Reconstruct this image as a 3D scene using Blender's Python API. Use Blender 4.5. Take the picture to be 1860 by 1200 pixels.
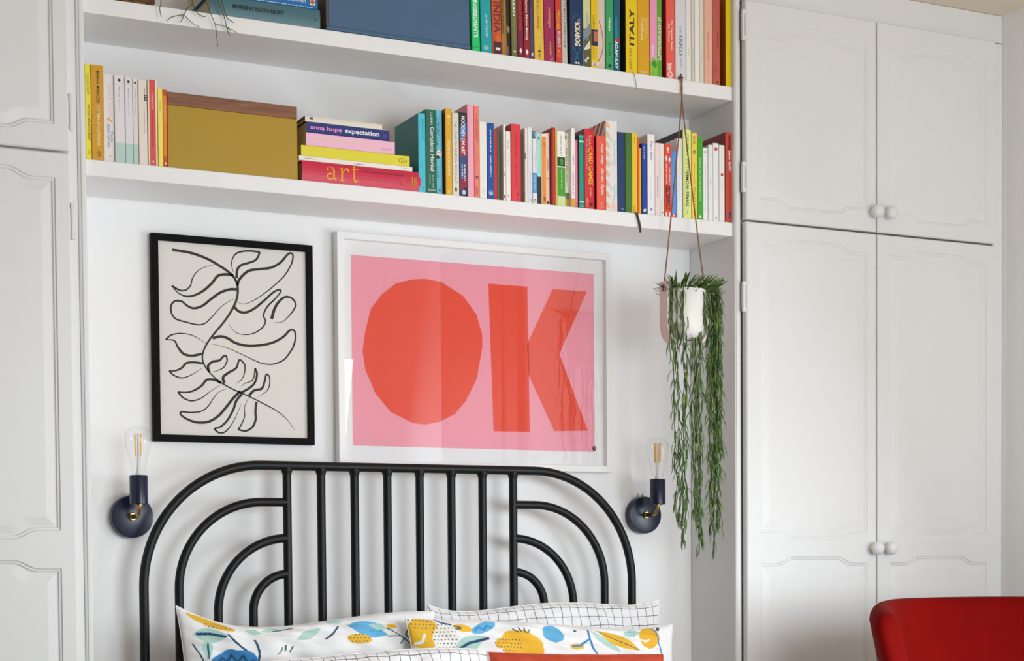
import bpy, bmesh, math, random
from mathutils import Vector, Matrix

for o in list(bpy.data.objects):
    bpy.data.objects.remove(o, do_unlink=True)
scene = bpy.context.scene
col = scene.collection
random.seed(7)
PI = math.pi

# ------------------------------------------------------------------ camera
FPX, YAW, PITCH, ROLL, CYP = 3080.525, 0.457021669, -0.0346464174, -0.0076724485, 1137.67
CAM = Vector((-1.77, -4.23, 0.95))
_f = Vector((math.sin(YAW), math.cos(YAW), 0)); _r = Vector((math.cos(YAW), -math.sin(YAW), 0)); _u = Vector((0, 0, 1))
_f2 = _f*math.cos(PITCH) + _u*math.sin(PITCH); _u2 = _u*math.cos(PITCH) - _f*math.sin(PITCH)
_r3 = _r*math.cos(ROLL) + _u2*math.sin(ROLL); _u3 = _u2*math.cos(ROLL) - _r*math.sin(ROLL)
cd = bpy.data.cameras.new('camera'); cam = bpy.data.objects.new('camera', cd); col.objects.link(cam)
cd.sensor_width = 36; cd.sensor_fit = 'HORIZONTAL'; cd.lens = 36*FPX/1860
cd.shift_x = 0; cd.shift_y = (CYP-600)/1860; cd.clip_start = 0.05
cam.matrix_world = Matrix(((_r3.x, _u3.x, -_f2.x, CAM.x), (_r3.y, _u3.y, -_f2.y, CAM.y),
                           (_r3.z, _u3.z, -_f2.z, CAM.z), (0, 0, 0, 1)))
scene.camera = cam

def at(x, y, Y):
    """point of the vertical plane Y that was measured at photograph pixel (x, y)"""
    d = _r3*((x-930)/FPX) - _u3*((y-CYP)/FPX) + _f2
    return CAM + d*((Y-CAM.y)/d.y)

XW = 1.862                      # side wall beyond the wardrobe
# ------------------------------------------------------------------ world, window light, exposure
w = bpy.data.worlds.new('world'); scene.world = w; w.use_nodes = True
bg = w.node_tree.nodes['Background']; bg.inputs[0].default_value = (.82, .91, 1, 1); bg.inputs[1].default_value = 1.0

def area(name, loc, rot, sx, sy, power, colr):
    l = bpy.data.lights.new(name, 'AREA'); l.shape = 'RECTANGLE'; l.size = sx; l.size_y = sy
    l.energy = power; l.color = colr
    o = bpy.data.objects.new(name, l); col.objects.link(o); o.location = loc; o.rotation_euler = rot
    return o
area('daylight_window', (0.66, -4.62, 1.36), (math.radians(90-18), 0, 0), 1.7, 1.5, 68, (.87, .94, 1.0))
area('daylight_side_window', (XW-.22, -2.25, .98), (math.radians(90-26), 0, PI/2), 1.5, .8, 38, (.87, .94, 1.0))
scene.view_settings.view_transform = 'Standard'; scene.view_settings.look = 'None'
scene.view_settings.gamma = 1; scene.view_settings.use_curve_mapping = False
scene.view_settings.exposure = 0.15
scene.cycles.use_denoising = True
scene.cycles.max_bounces = 10; scene.cycles.diffuse_bounces = 6; scene.cycles.transparent_max_bounces = 16

# ------------------------------------------------------------------ materials
def lin(h, g=1.0):
    h = h.lstrip('#'); out = []
    for i in (0, 2, 4):
        c = int(h[i:i+2], 16)/255
        c = c/12.92 if c <= .04045 else ((c+.055)/1.055)**2.4
        out.append(min(.92, c*g))
    return (*out, 1)
MATS = {}
def mat(name, hexc, rough=.5, g=1.0, metal=0, bump=0, bscale=200, var=0.0, vscale=8, coat=0, sheen=0, spec=.5):
    key = (name, hexc, rough, g)
    if key in MATS: return MATS[key]
    m = bpy.data.materials.new(name); m.use_nodes = True; nt = m.node_tree
    b = nt.nodes['Principled BSDF']; c = lin(hexc, g)
    b.inputs['Base Color'].default_value = c; b.inputs['Roughness'].default_value = rough
    b.inputs['Metallic'].default_value = metal; b.inputs['Coat Weight'].default_value = coat
    b.inputs['Specular IOR Level'].default_value = spec
    if sheen:
        b.inputs['Sheen Weight'].default_value = sheen; b.inputs['Sheen Roughness'].default_value = .4
        b.inputs['Sheen Tint'].default_value = (1, .35, .25, 1)
    tc = nt.nodes.new('ShaderNodeTexCoord')
    if var:
        n = nt.nodes.new('ShaderNodeTexNoise'); n.inputs['Scale'].default_value = vscale; n.inputs['Detail'].default_value = 4
        nt.links.new(tc.outputs['Object'], n.inputs['Vector'])
        r = nt.nodes.new('ShaderNodeValToRGB')
        r.color_ramp.elements[0].color = tuple(x*(1-var) for x in c[:3])+(1,)
        r.color_ramp.elements[1].color = tuple(min(.95, x*(1+var)) for x in c[:3])+(1,)
        r.color_ramp.elements[0].position = .3; r.color_ramp.elements[1].position = .7
        nt.links.new(n.outputs['Fac'], r.inputs[0]); nt.links.new(r.outputs[0], b.inputs['Base Color'])
    if bump:
        n2 = nt.nodes.new('ShaderNodeTexNoise'); n2.inputs['Scale'].default_value = bscale; n2.inputs['Detail'].default_value = 3
        nt.links.new(tc.outputs['Object'], n2.inputs['Vector'])
        bp = nt.nodes.new('ShaderNodeBump'); bp.inputs['Strength'].default_value = bump; bp.inputs['Distance'].default_value = .002
        nt.links.new(n2.outputs['Fac'], bp.inputs['Height']); nt.links.new(bp.outputs[0], b.inputs['Normal'])
    MATS[key] = m
    return m

def glass_mat(name, tint=(1, 1, 1, 1), ior=1.5, rough=0.0):
    """thin clear glass: Fresnel-weighted mirror over a clear pass-through"""
    m = bpy.data.materials.new(name); m.use_nodes = True; nt = m.node_tree; nt.nodes.clear()
    out = nt.nodes.new('ShaderNodeOutputMaterial'); mix = nt.nodes.new('ShaderNodeMixShader')
    lw = nt.nodes.new('ShaderNodeLayerWeight'); lw.inputs[0].default_value = .5
    pw = nt.nodes.new('ShaderNodeMath'); pw.operation = 'POWER'; pw.inputs[1].default_value = 5
    fr = nt.nodes.new('ShaderNodeMath'); fr.operation = 'MULTIPLY_ADD'; f0 = ((ior-1)/(ior+1))**2
    fr.inputs[1].default_value = 1-f0; fr.inputs[2].default_value = f0
    nt.links.new(lw.outputs['Facing'], pw.inputs[0]); nt.links.new(pw.outputs[0], fr.inputs[0])
    tr = nt.nodes.new('ShaderNodeBsdfTransparent'); tr.inputs[0].default_value = tint
    gl = nt.nodes.new('ShaderNodeBsdfGlossy'); gl.inputs['Roughness'].default_value = rough
    nt.links.new(fr.outputs[0], mix.inputs[0]); nt.links.new(tr.outputs[0], mix.inputs[1])
    nt.links.new(gl.outputs[0], mix.inputs[2]); nt.links.new(mix.outputs[0], out.inputs[0])
    return m

def wood_mat(name, h1, h2, scale=3, axis=0, rough=.5):
    m = bpy.data.materials.new(name); m.use_nodes = True; nt = m.node_tree; b = nt.nodes['Principled BSDF']
    tc = nt.nodes.new('ShaderNodeTexCoord'); mp = nt.nodes.new('ShaderNodeMapping')
    sc = [60, 60, 60]; sc[axis] = 4; mp.inputs['Scale'].default_value = sc
    n = nt.nodes.new('ShaderNodeTexNoise'); n.inputs['Scale'].default_value = scale; n.inputs['Detail'].default_value = 6
    n.inputs['Distortion'].default_value = .6
    r = nt.nodes.new('ShaderNodeValToRGB'); r.color_ramp.elements[0].color = lin(h1); r.color_ramp.elements[1].color = lin(h2)
    r.color_ramp.elements[0].position = .35; r.color_ramp.elements[1].position = .65
    nt.links.new(tc.outputs['Object'], mp.inputs[0]); nt.links.new(mp.outputs[0], n.inputs['Vector'])
    nt.links.new(n.outputs['Fac'], r.inputs[0]); nt.links.new(r.outputs[0], b.inputs['Base Color'])
    b.inputs['Roughness'].default_value = rough
    return m

M_WALL = mat('wall_paint', '#F3F3F3', .6, bump=.08, bscale=90, var=.012, vscale=3)
M_PAINT = mat('white_gloss_paint', '#E6E7E6', .40, bump=.06, bscale=60, var=.012, vscale=4)
M_SHELF = mat('white_shelf_paint', '#F1F1F0', .4, bump=.05, bscale=80, var=.01, vscale=5)
M_CEIL = mat('ceiling_paint', '#E6DCCB', .8, bump=.1, bscale=60)
M_GAP = mat('dark_gap', '#3A352E', .9)
M_BLACKM = mat('black_powder_coat', '#0E0E11', .45, bump=.03, bscale=900, spec=.3)
M_NAVY = mat('navy_enamel', '#0C1A36', .3)
M_BRASS = mat('aged_brass', '#A08A5E', .32, metal=1)
M_PAGES = mat('book_pages', '#D9CFBB', .85, var=.06, vscale=300)
M_GLASS = glass_mat('picture_glass')
M_BULB = glass_mat('bulb_glass', (.985, .985, .98, 1), 1.38)

# ------------------------------------------------------------------ mesh helpers
class MB:
    """collects vertices and faces; build() links them as one mesh object"""
    def __init__(s): s.v = []; s.f = []; s.mi = []
    def add(s, vs, fs, m=0):
        k = len(s.v); s.v += [tuple(p) for p in vs]
        s.f += [tuple(i+k for i in f) for f in fs]; s.mi += [m]*len(fs); return s
    def box(s, a, b, m=0):
        x0, y0, z0 = a; x1, y1, z1 = b
        return s.add([(x0, y0, z0), (x1, y0, z0), (x1, y1, z0), (x0, y1, z0), (x0, y0, z1), (x1, y0, z1), (x1, y1, z1), (x0, y1, z1)],
                     [(0, 3, 2, 1), (4, 5, 6, 7), (0, 1, 5, 4), (1, 2, 6, 5), (2, 3, 7, 6), (3, 0, 4, 7)], m)
    def bbox(s, a, b, c, m=0, seg=2):
        """box with rounded edges"""
        bm = bmesh.new(); bmesh.ops.create_cube(bm, size=1)
        for v in bm.verts:
            v.co = Vector([a[i] + (v.co[i]+.5)*(b[i]-a[i]) for i in range(3)])
        bmesh.ops.bevel(bm, geom=list(bm.edges), offset=c, segments=seg, affect='EDGES', profile=.5)
        bm.verts.index_update()
        s.add([v.co.copy() for v in bm.verts], [[v.index for v in f.verts] for f in bm.faces], m); bm.free(); return s
    def tube(s, pts, r, n=12, m=0, caps=True):
        pts = [Vector(p) for p in pts]; rs = r if isinstance(r, (list, tuple)) else [r]*len(pts)
        k = len(s.v); t0 = None; up = None
        for i, p in enumerate(pts):
            t = (pts[min(i+1, len(pts)-1)] - pts[max(i-1, 0)])
            t = t.normalized() if t.length > 1e-9 else Vector((0, 0, 1))
            if up is None:
                a = Vector((0, 1, 0)) if abs(t.y) < .9 else Vector((1, 0, 0))
                up = t.cross(a).normalized()
            else:
                up = (up - t*up.dot(t)); up = up.normalized() if up.length > 1e-9 else t.orthogonal().normalized()
            q = t.cross(up)
            for j in range(n):
                an = 2*PI*j/n; s.v.append(tuple(p + (up*math.cos(an) + q*math.sin(an))*rs[i]))
        for i in range(len(pts)-1):
            for j in range(n):
                s.f.append((k+i*n+j, k+i*n+(j+1) % n, k+(i+1)*n+(j+1) % n, k+(i+1)*n+j)); s.mi.append(m)
        if caps:
            s.f.append(tuple(k+j for j in reversed(range(n)))); s.mi.append(m)
            e = k+(len(pts)-1)*n; s.f.append(tuple(e+j for j in range(n))); s.mi.append(m)
        return s
    def lathe(s, prof, c=(0, 0, 0), n=32, axis='z', m=0):
        """prof: list of (radius, height) along axis"""
        k = len(s.v)
        for r, h in prof:
            for j in range(n):
                a = 2*PI*j/n; x, y = r*math.cos(a), r*math.sin(a)
                p = (x, y, h) if axis == 'z' else (x, -h, y)
                s.v.append((c[0]+p[0], c[1]+p[1], c[2]+p[2]))
        for i in range(len(prof)-1):
            for j in range(n):
                s.f.append((k+i*n+j, k+i*n+(j+1) % n, k+(i+1)*n+(j+1) % n, k+(i+1)*n+j)); s.mi.append(m)
        if prof[0][0] > 1e-6: s.f.append(tuple(k+j for j in reversed(range(n)))); s.mi.append(m)
        if prof[-1][0] > 1e-6:
            e = k+(len(prof)-1)*n; s.f.append(tuple(e+j for j in range(n))); s.mi.append(m)
        return s
    def prism(s, poly, y0, y1, m=0):
        """XZ polygon (counter-clockwise seen from -Y) extruded from y0 (front) to y1"""
        n = len(poly); k = len(s.v)
        s.v += [(x, y0, z) for x, z in poly] + [(x, y1, z) for x, z in poly]
        s.f.append(tuple(k+i for i in range(n))); s.f.append(tuple(k+n+i for i in reversed(range(n)))); s.mi += [m, m]
        for i in range(n):
            j = (i+1) % n; s.f.append((k+i, k+n+i, k+n+j, k+j)); s.mi.append(m)
        return s
    def build(s, name, mats, parent=None, smooth=False, origin=None, fix=True):
        me = bpy.data.meshes.new(name)
        if origin is not None:
            ox, oy, oz = origin; vs = [(x-ox, y-oy, z-oz) for x, y, z in s.v]
        else: vs = s.v
        me.from_pydata(vs, [], s.f)
        if not isinstance(mats, (list, tuple)): mats = [mats]
        for mm in mats: me.materials.append(mm)
        if len(mats) > 1: me.polygons.foreach_set('material_index', s.mi)
        if fix:
            bm = bmesh.new(); bm.from_mesh(me); bmesh.ops.recalc_face_normals(bm, faces=bm.faces); bm.to_mesh(me); bm.free()
        if smooth:
            me.polygons.foreach_set('use_smooth', [True]*len(me.polygons))
            if smooth != 'all':
                try: me.set_sharp_from_angle(angle=math.radians(40))
                except Exception: pass
        me.update()
        o = bpy.data.objects.new(name, me); col.objects.link(o)
        if parent is not None: o.parent = parent
        return o

def tag(o, label, cat, group=None, kind=None):
    o['label'] = label
    if cat: o['category'] = cat
    if group: o['group'] = group
    if kind: o['kind'] = kind
    return o
def thing(name, loc, label, cat, group=None, rot=(0, 0, 0)):
    o = bpy.data.objects.new(name, None); col.objects.link(o); o.location = loc; o.rotation_euler = rot
    o.empty_display_size = .05
    return tag(o, label, cat, group)
def struct(o, label, cat):
    return tag(o, label, cat, None, 'structure')
def smooth_path(pts, n=8):
    """Catmull-Rom through pts"""
    P = [Vector(p) for p in pts]; out = []
    for i in range(len(P)-1):
        a = P[max(i-1, 0)]; b = P[i]; c = P[i+1]; d = P[min(i+2, len(P)-1)]
        for k in range(n):
            t = k/n
            out.append(.5*((2*b) + (c-a)*t + (2*a-5*b+4*c-d)*t*t + (3*b-a-3*c+d)*t*t*t))
    out.append(P[-1]); return out

# ------------------------------------------------------------------ the room
XL, XR, YR, ZC = -3.4, 1.862, -4.85, 2.605
struct(MB().box((XL-.1, YR-.1, -.1), (XR+.1, .1, 0)).build('floor', wood_mat('oak_floor', '#8A6A4C', '#A98A68', 2, 1)),
       'warm oak floor of the bedroom', 'floor')
struct(MB().box((XL-.1, YR-.1, ZC), (XR+.1, .1, ZC+.1)).build('ceiling', M_CEIL), 'plain off white bedroom ceiling', 'ceiling')
struct(MB().box((XL-.1, 0, 0), (XR+.1, .1, ZC)).build('wall_back', M_WALL), 'white painted wall behind the bed', 'wall')
def wall_with_hole(name, a, b, h0, h1, axis, label):
    """box a..b with a rectangular opening h0..h1 (along axis, z)"""
    mb = MB(); i = axis
    def bx(u0, u1, z0, z1):
        p = list(a); q = list(b); p[i] = u0; q[i] = u1; p[2] = z0; q[2] = z1; mb.box(p, q)
    bx(a[i], h0[0], a[2], b[2]); bx(h1[0], b[i], a[2], b[2]); bx(h0[0], h1[0], a[2], h0[1]); bx(h0[0], h1[0], h1[1], b[2])
    return struct(mb.build(name, M_WALL), label, 'wall')
wall_with_hole('wall_rear', (XL, YR-.1, 0), (XR, YR, ZC), (-.2, .5), (1.55, 2.2), 0, 'white wall opposite the bed with the window')
struct(MB().box((XL-.1, YR-.1, 0), (XL, 0, ZC)).build('wall_left', mat('fill_cutting_grey_green', '#5F675F', .7)), 'unseen grey green side wall far from the wardrobe, toned dark to cut fill light', 'wall')  # out of view; dark tone chosen to cut fill light from this side
wall_with_hole('wall_right', (XR, YR-.1, 0), (XR+.1, 0, ZC), (-2.98, .42), (-1.42, 1.48), 1, 'white side wall beyond the tall wardrobe')
def window(name, x0, x1, z0, z1, pos, axis, label):
    mb = MB(); t = .05
    def bx(u0, u1, a, b):
        p = [pos-.03, pos-.03, a]; q = [pos+.03, pos+.03, b]; p[axis] = u0; q[axis] = u1; mb.box(p, q)
    bx(x0, x0+t, z0, z1); bx(x1-t, x1, z0, z1); bx(x0+t, x1-t, z0, z0+t); bx(x0+t, x1-t, z1-t, z1)
    bx((x0+x1)/2-.02, (x0+x1)/2+.02, z0+t, z1-t)
    return struct(mb.build(name, M_PAINT), label, 'window')
window('window_1', -.2, 1.55, .5, 2.2, YR-.05, 0, 'wide white framed window in the wall opposite the bed')
window('window_2', -2.98, -1.42, .42, 1.48, XR+.05, 1, 'low white framed window in the side wall')
# unseen door, added so the picture glass mirrors a darker band
d = MB().bbox((XR-.035, -3.95, .005), (XR-.001, -3.05, 2.58), .006)
for z0, z1 in ((.2, .95), (1.1, 2.45)):
    d.bbox((XR-.045, -3.8, z0), (XR-.03, -3.2, z1), .005)
struct(d.build('reflection_door', wood_mat('door_wood', '#6E4A30', '#8A6040', 2, 2)), 'unseen brown door added to darken a band of the glass reflection', 'door')

# ------------------------------------------------------------------ fitted wardrobes
YP, YD = -.235, -.257           # face of the carcass, face of the doors
AL, AR = -.897, .896            # alcove sides
def arch(t):
    def ss(a): a = max(0, min(1, a)); return a*a*(3-2*a)
    return ss((t-.15)/.15)*ss((.86-t)/.14)
PROF = [(0, 0), (.0025, .0045), (.006, .0045), (.009, .0085), (.012, .0085), (.030, .004), (.033, .0035)]
PROF = [(o, d*.62) for o, d in PROF]
def panel_loop(x0, x1, z0, z1, o, h=.019, n1=30, n2=8):
    """outline of a door panel bulging at head and foot, offset inwards by o"""
    a, b = x0+o, x1-o; L = []
    for i in range(n1): t = i/n1; L.append((a+(b-a)*t, z1-o+h*arch(t)))
    for i in range(n2): t = i/n2; L.append((b, (z1-o)+(z0-z1+2*o)*t))
    for i in range(n1): t = i/n1; L.append((b-(b-a)*t, z0+o-h*arch(1-t)))
    for i in range(n2): t = i/n2; L.append((a, (z0+o)+(z1-z0-2*o)*t))
    return L
def rect_loop(x0, x1, z0, z1, n1=30, n2=8):
    L = []
    for i in range(n1): L.append((x0+(x1-x0)*i/n1, z1))
    for i in range(n2): L.append((x1, z1+(z0-z1)*i/n2))
    for i in range(n1): L.append((x1-(x1-x0)*i/n1, z0))
    for i in range(n2): L.append((x0, z0+(z1-z0)*i/n2))
    return L
def make_door(parent, org, x0, x1, z0, z1, panels, knob=None, hinges=(), hx=None, label=None):
    mb = MB(); T = abs(YD-YP)-.0015; e = .003
    # slab edges with a small round, then the face cut round each panel
    ring0 = [(x0, z0), (x1, z0), (x1, z1), (x0, z1)]
    f = [(x0+e, z0+e), (x1-e, z0+e), (x1-e, z1-e), (x0+e, z1-e)]
    vs = [(x, YD+T, z) for x, z in ring0]+[(x, YD+e, z) for x, z in ring0]+[(x, YD, z) for x, z in f]
    fs = [(3, 2, 1, 0)]
    for k in (0, 4):
        for i in range(4): j = (i+1) % 4; fs.append((k+i, k+j, k+4+j, k+4+i))
    mb.add(vs, fs)
    cuts = [z0+e]+[(panels[i][2]+panels[i+1][3])/2 for i in range(len(panels)-1)][::-1]+[z1-e]
    ps = sorted(panels, key=lambda p: p[2]); cuts = sorted(cuts)
    for i, p in enumerate(ps):
        R = rect_loop(x0+e, x1-e, cuts[i], cuts[i+1]); Q = panel_loop(*p, 0); n = len(R)
        k = len(mb.v); mb.v += [(x, YD, z) for x, z in R]+[(x, YD, z) for x, z in Q]
        for a in range(n):
            b = (a+1) % n; mb.f.append((k+a, k+b, k+n+b, k+n+a)); mb.mi.append(0)
    dr = mb.build('door', M_PAINT, parent, origin=org, smooth=False)
    if label: dr['label'] = label
    for p in ps:
        pm = MB(); n = None
        for o, dp in PROF:
            Q = panel_loop(*p, o); n = len(Q); pm.v += [(x, YD+dp, z) for x, z in Q]
        for r in range(len(PROF)-1):
            for a in range(n):
                b = (a+1) % n; pm.f.append((r*n+a, r*n+b, (r+1)*n+b, (r+1)*n+a)); pm.mi.append(0)
        # field: strips between the head and the foot curve
        k = (len(PROF)-1)*n; n1, n2 = 30, 8
        top = [k+i for i in range(n1+1)]; bot = [k+(n1+n2+n1-i) for i in range(n1+1)]
        for i in range(n1):
            fc = [top[i], top[i+1], bot[i+1], bot[i]]
            if i == 0: fc = [top[0], top[1], bot[1], bot[0]]+[k+2*n1+n2+q for q in range(1, n2)]
            if i == n1-1: fc = [top[i], top[i+1]]+[k+n1+q for q in range(1, n2)]+[bot[i+1], bot[i]]
            pm.f.append(tuple(fc)); pm.mi.append(0)
        pm.build('panel', M_PAINT, dr, origin=org)
    if knob:
        kx, kz = knob
        MB().lathe([(.011, -.001), (.0085, .008), (.0085, .012), (.0165, .019), (.0195, .027), (.0185, .034), (.013, .040), (.006, .0425), (0, .043)],
                   (kx, YD, kz), 24, 'y').build('knob', M_PAINT, dr, smooth=True, origin=org)
    for hz in hinges:
        s = 1 if hx > (x0+x1)/2 else -1
        hm = MB().bbox((hx-.004, YD+.001, hz-.033), (hx+.004, YD+.012, hz+.033), .0015)
        for q in (-1, 1): hm.bbox((hx-.0055, YD-.001, hz+q*.036-.006), (hx+.0055, YD+.009, hz+q*.036+.006), .002)
        hm.build('hinge', M_PAINT, dr, origin=org)
    return dr

def bead_panel(xa, xb, s):
    """alcove side panel with a rounded front nosing; s=+1 when the alcove lies at larger X"""
    mb = MB(); mb.box((min(xa, xb), YP+.006, 0), (max(xa, xb), -.0005, ZC-.001))
    return mb

ZS = 1.911                       # split between lower and upper doors
UP = (1.972, 2.447); MID = (1.043, 1.851); LOW = (.16, .957)
# --- right wardrobe
org = (1.37, YP, 0)
wr = thing('fitted_wardrobe', org, 'white fitted wardrobe with four knobbed doors behind the red armchair', 'wardrobe')
MB().bbox((AR, YP, 0.0), (.916, -.0005, ZC-.001), .004).build('side_panel', M_PAINT, wr, origin=org)
fr = MB().bbox((.899, YP-.002, 0.0), (.911, YP+.004, ZC-.002), .002)
fr.build('edge_bead', M_PAINT, wr, origin=org)
MB().bbox((.9165, YP-.001, 2.522), (XR-.001, YP+.018, ZC-.001), .002).build('fascia', M_PAINT, wr, origin=org)
MB().bbox((1.822, YP-.004, .0), (XR-.001, YP+.018, 2.518), .002).build('filler_strip', M_PAINT, wr, origin=org)
MB().box((.9165, YP+.022, .0), (1.821, -.001, 2.52)).build('carcass', mat('carcass_board', '#CFC8B8', .8), wr, origin=org)
xs = (.9195, 1.3705, 1.375, 1.818)
for zi, (za, zb) in enumerate(((.09, ZS-.003), (ZS+.003, 2.517))):
    for c in (0, 1):
        x0, x1 = xs[2*c], xs[2*c+1]; pa, pb = x0+.044, x1-.033
        pn = [(pa, pb, *UP)] if zi else [(pa, pb, *MID), (pa, pb, *LOW)]
        kz = 1.968 if zi else .999
        kx = x1-.016 if c == 0 else x0+.030
        hg = ((2.448, 2.03) if zi else (1.70, .35)) if c == 0 else ()
        make_door(wr, org, x0, x1, za, zb, pn, (kx, kz), hg, x0-.006)
# --- left wardrobe
org = (-1.38, YP, 0)
wl = thing('fitted_wardrobe', org, 'white fitted wardrobe whose doors stand beside the black framed leaf print', 'wardrobe')
MB().bbox((-.917, YP, 0), (AL, -.0005, ZC-.001), .004).build('side_panel', M_PAINT, wl, origin=org)
MB().bbox((-.9105, YP-.003, 0.0), (-.8985, YP+.004, ZC-.002), .0025).build('edge_bead', M_PAINT, wl, origin=org)
MB().bbox((-1.84, YP-.001, 2.522), (-.9175, YP+.018, ZC-.001), .002).build('fascia', M_PAINT, wl, origin=org)
MB().box((-1.84, YP+.003, 0), (-.9175, -.001, 2.52)).build('carcass', M_PAINT, wl, origin=org)
xs = (-1.83, -1.3875, -1.383, -.940)
for zi, (za, zb) in enumerate(((.09, ZS-.003), (ZS+.003, 2.517))):
    for c in (0, 1):
        x0, x1 = xs[2*c], xs[2*c+1]; pa, pb = x0+.035, x1-.033
        pn = [(pa, pb, *UP)] if zi else [(pa, pb, *MID), (pa, pb, *LOW)]
        hg = ((2.40, 2.005) if zi else (1.755, .35)) if c == 1 else ()
        make_door(wl, org, x0, x1, za, zb, pn, (x1-.03 if c == 0 else x0+.03, 1.968 if zi else .999), hg, x1+.006)

# ------------------------------------------------------------------ shelves
ZL, ZT, YSH = 1.908, 2.283, -.225
for z, nm in ((ZL, 'white shelf over the pictures holding the long row of books'), (ZT, 'white top shelf carrying the tall cookbooks and the blue box')):
    tag(MB().bbox((AL+.0006, YSH, z-.038), (AR-.0006, -.0006, z), .002).build('wall_shelf', M_SHELF), nm, 'shelf')

# ------------------------------------------------------------------ pictures
def stroke(mb, pts, w0, w1, Y, wm=None, n=7):
    P = smooth_path([(p[0], 0, p[1]) for p in pts], n); N = len(P); k = len(mb.v)
    for i, p in enumerate(P):
        t = P[min(i+1, N-1)]-P[max(i-1, 0)]; t = t.normalized() if t.length > 1e-9 else Vector((1, 0, 0))
        nn = Vector((-t.z, 0, t.x)); s = i/(N-1)
        if wm is None: wd = w0+(w1-w0)*s
        else: wd = w0+(wm-w0)*s*2 if s < .5 else wm+(w1-wm)*(s*2-1)
        a = p+nn*wd/2; b = p-nn*wd/2
        mb.v += [(a.x, Y, a.z), (b.x, Y, b.z)]
    for i in range(N-1):
        mb.f.append((k+2*i, k+2*i+1, k+2*i+3, k+2*i+2)); mb.mi.append(0)
def frame_mesh(x0, x1, z0, z1, wd, yf, yb, lip=.003):
    mb = MB()
    rings = [((x0, x1, z0, z1), yb), ((x0, x1, z0, z1), yf+.001), ((x0+.001, x1-.001, z0+.001, z1-.001), yf),
             ((x0+wd-.001, x1-wd+.001, z0+wd-.001, z1-wd+.001), yf), ((x0+wd, x1-wd, z0+wd, z1-wd), yf+.001), ((x0+wd, x1-wd, z0+wd, z1-wd), yb)]
    for (a, b, c, d), y in rings: mb.v += [(a, y, c), (b, y, c), (b, y, d), (a, y, d)]
    nr = len(rings)
    for r in range(nr):
        for i in range(4):
            j = (i+1) % 4; q = (r+1) % nr
            mb.f.append((r*4+i, r*4+j, q*4+j, q*4+i)); mb.mi.append(0)
    return mb
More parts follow.
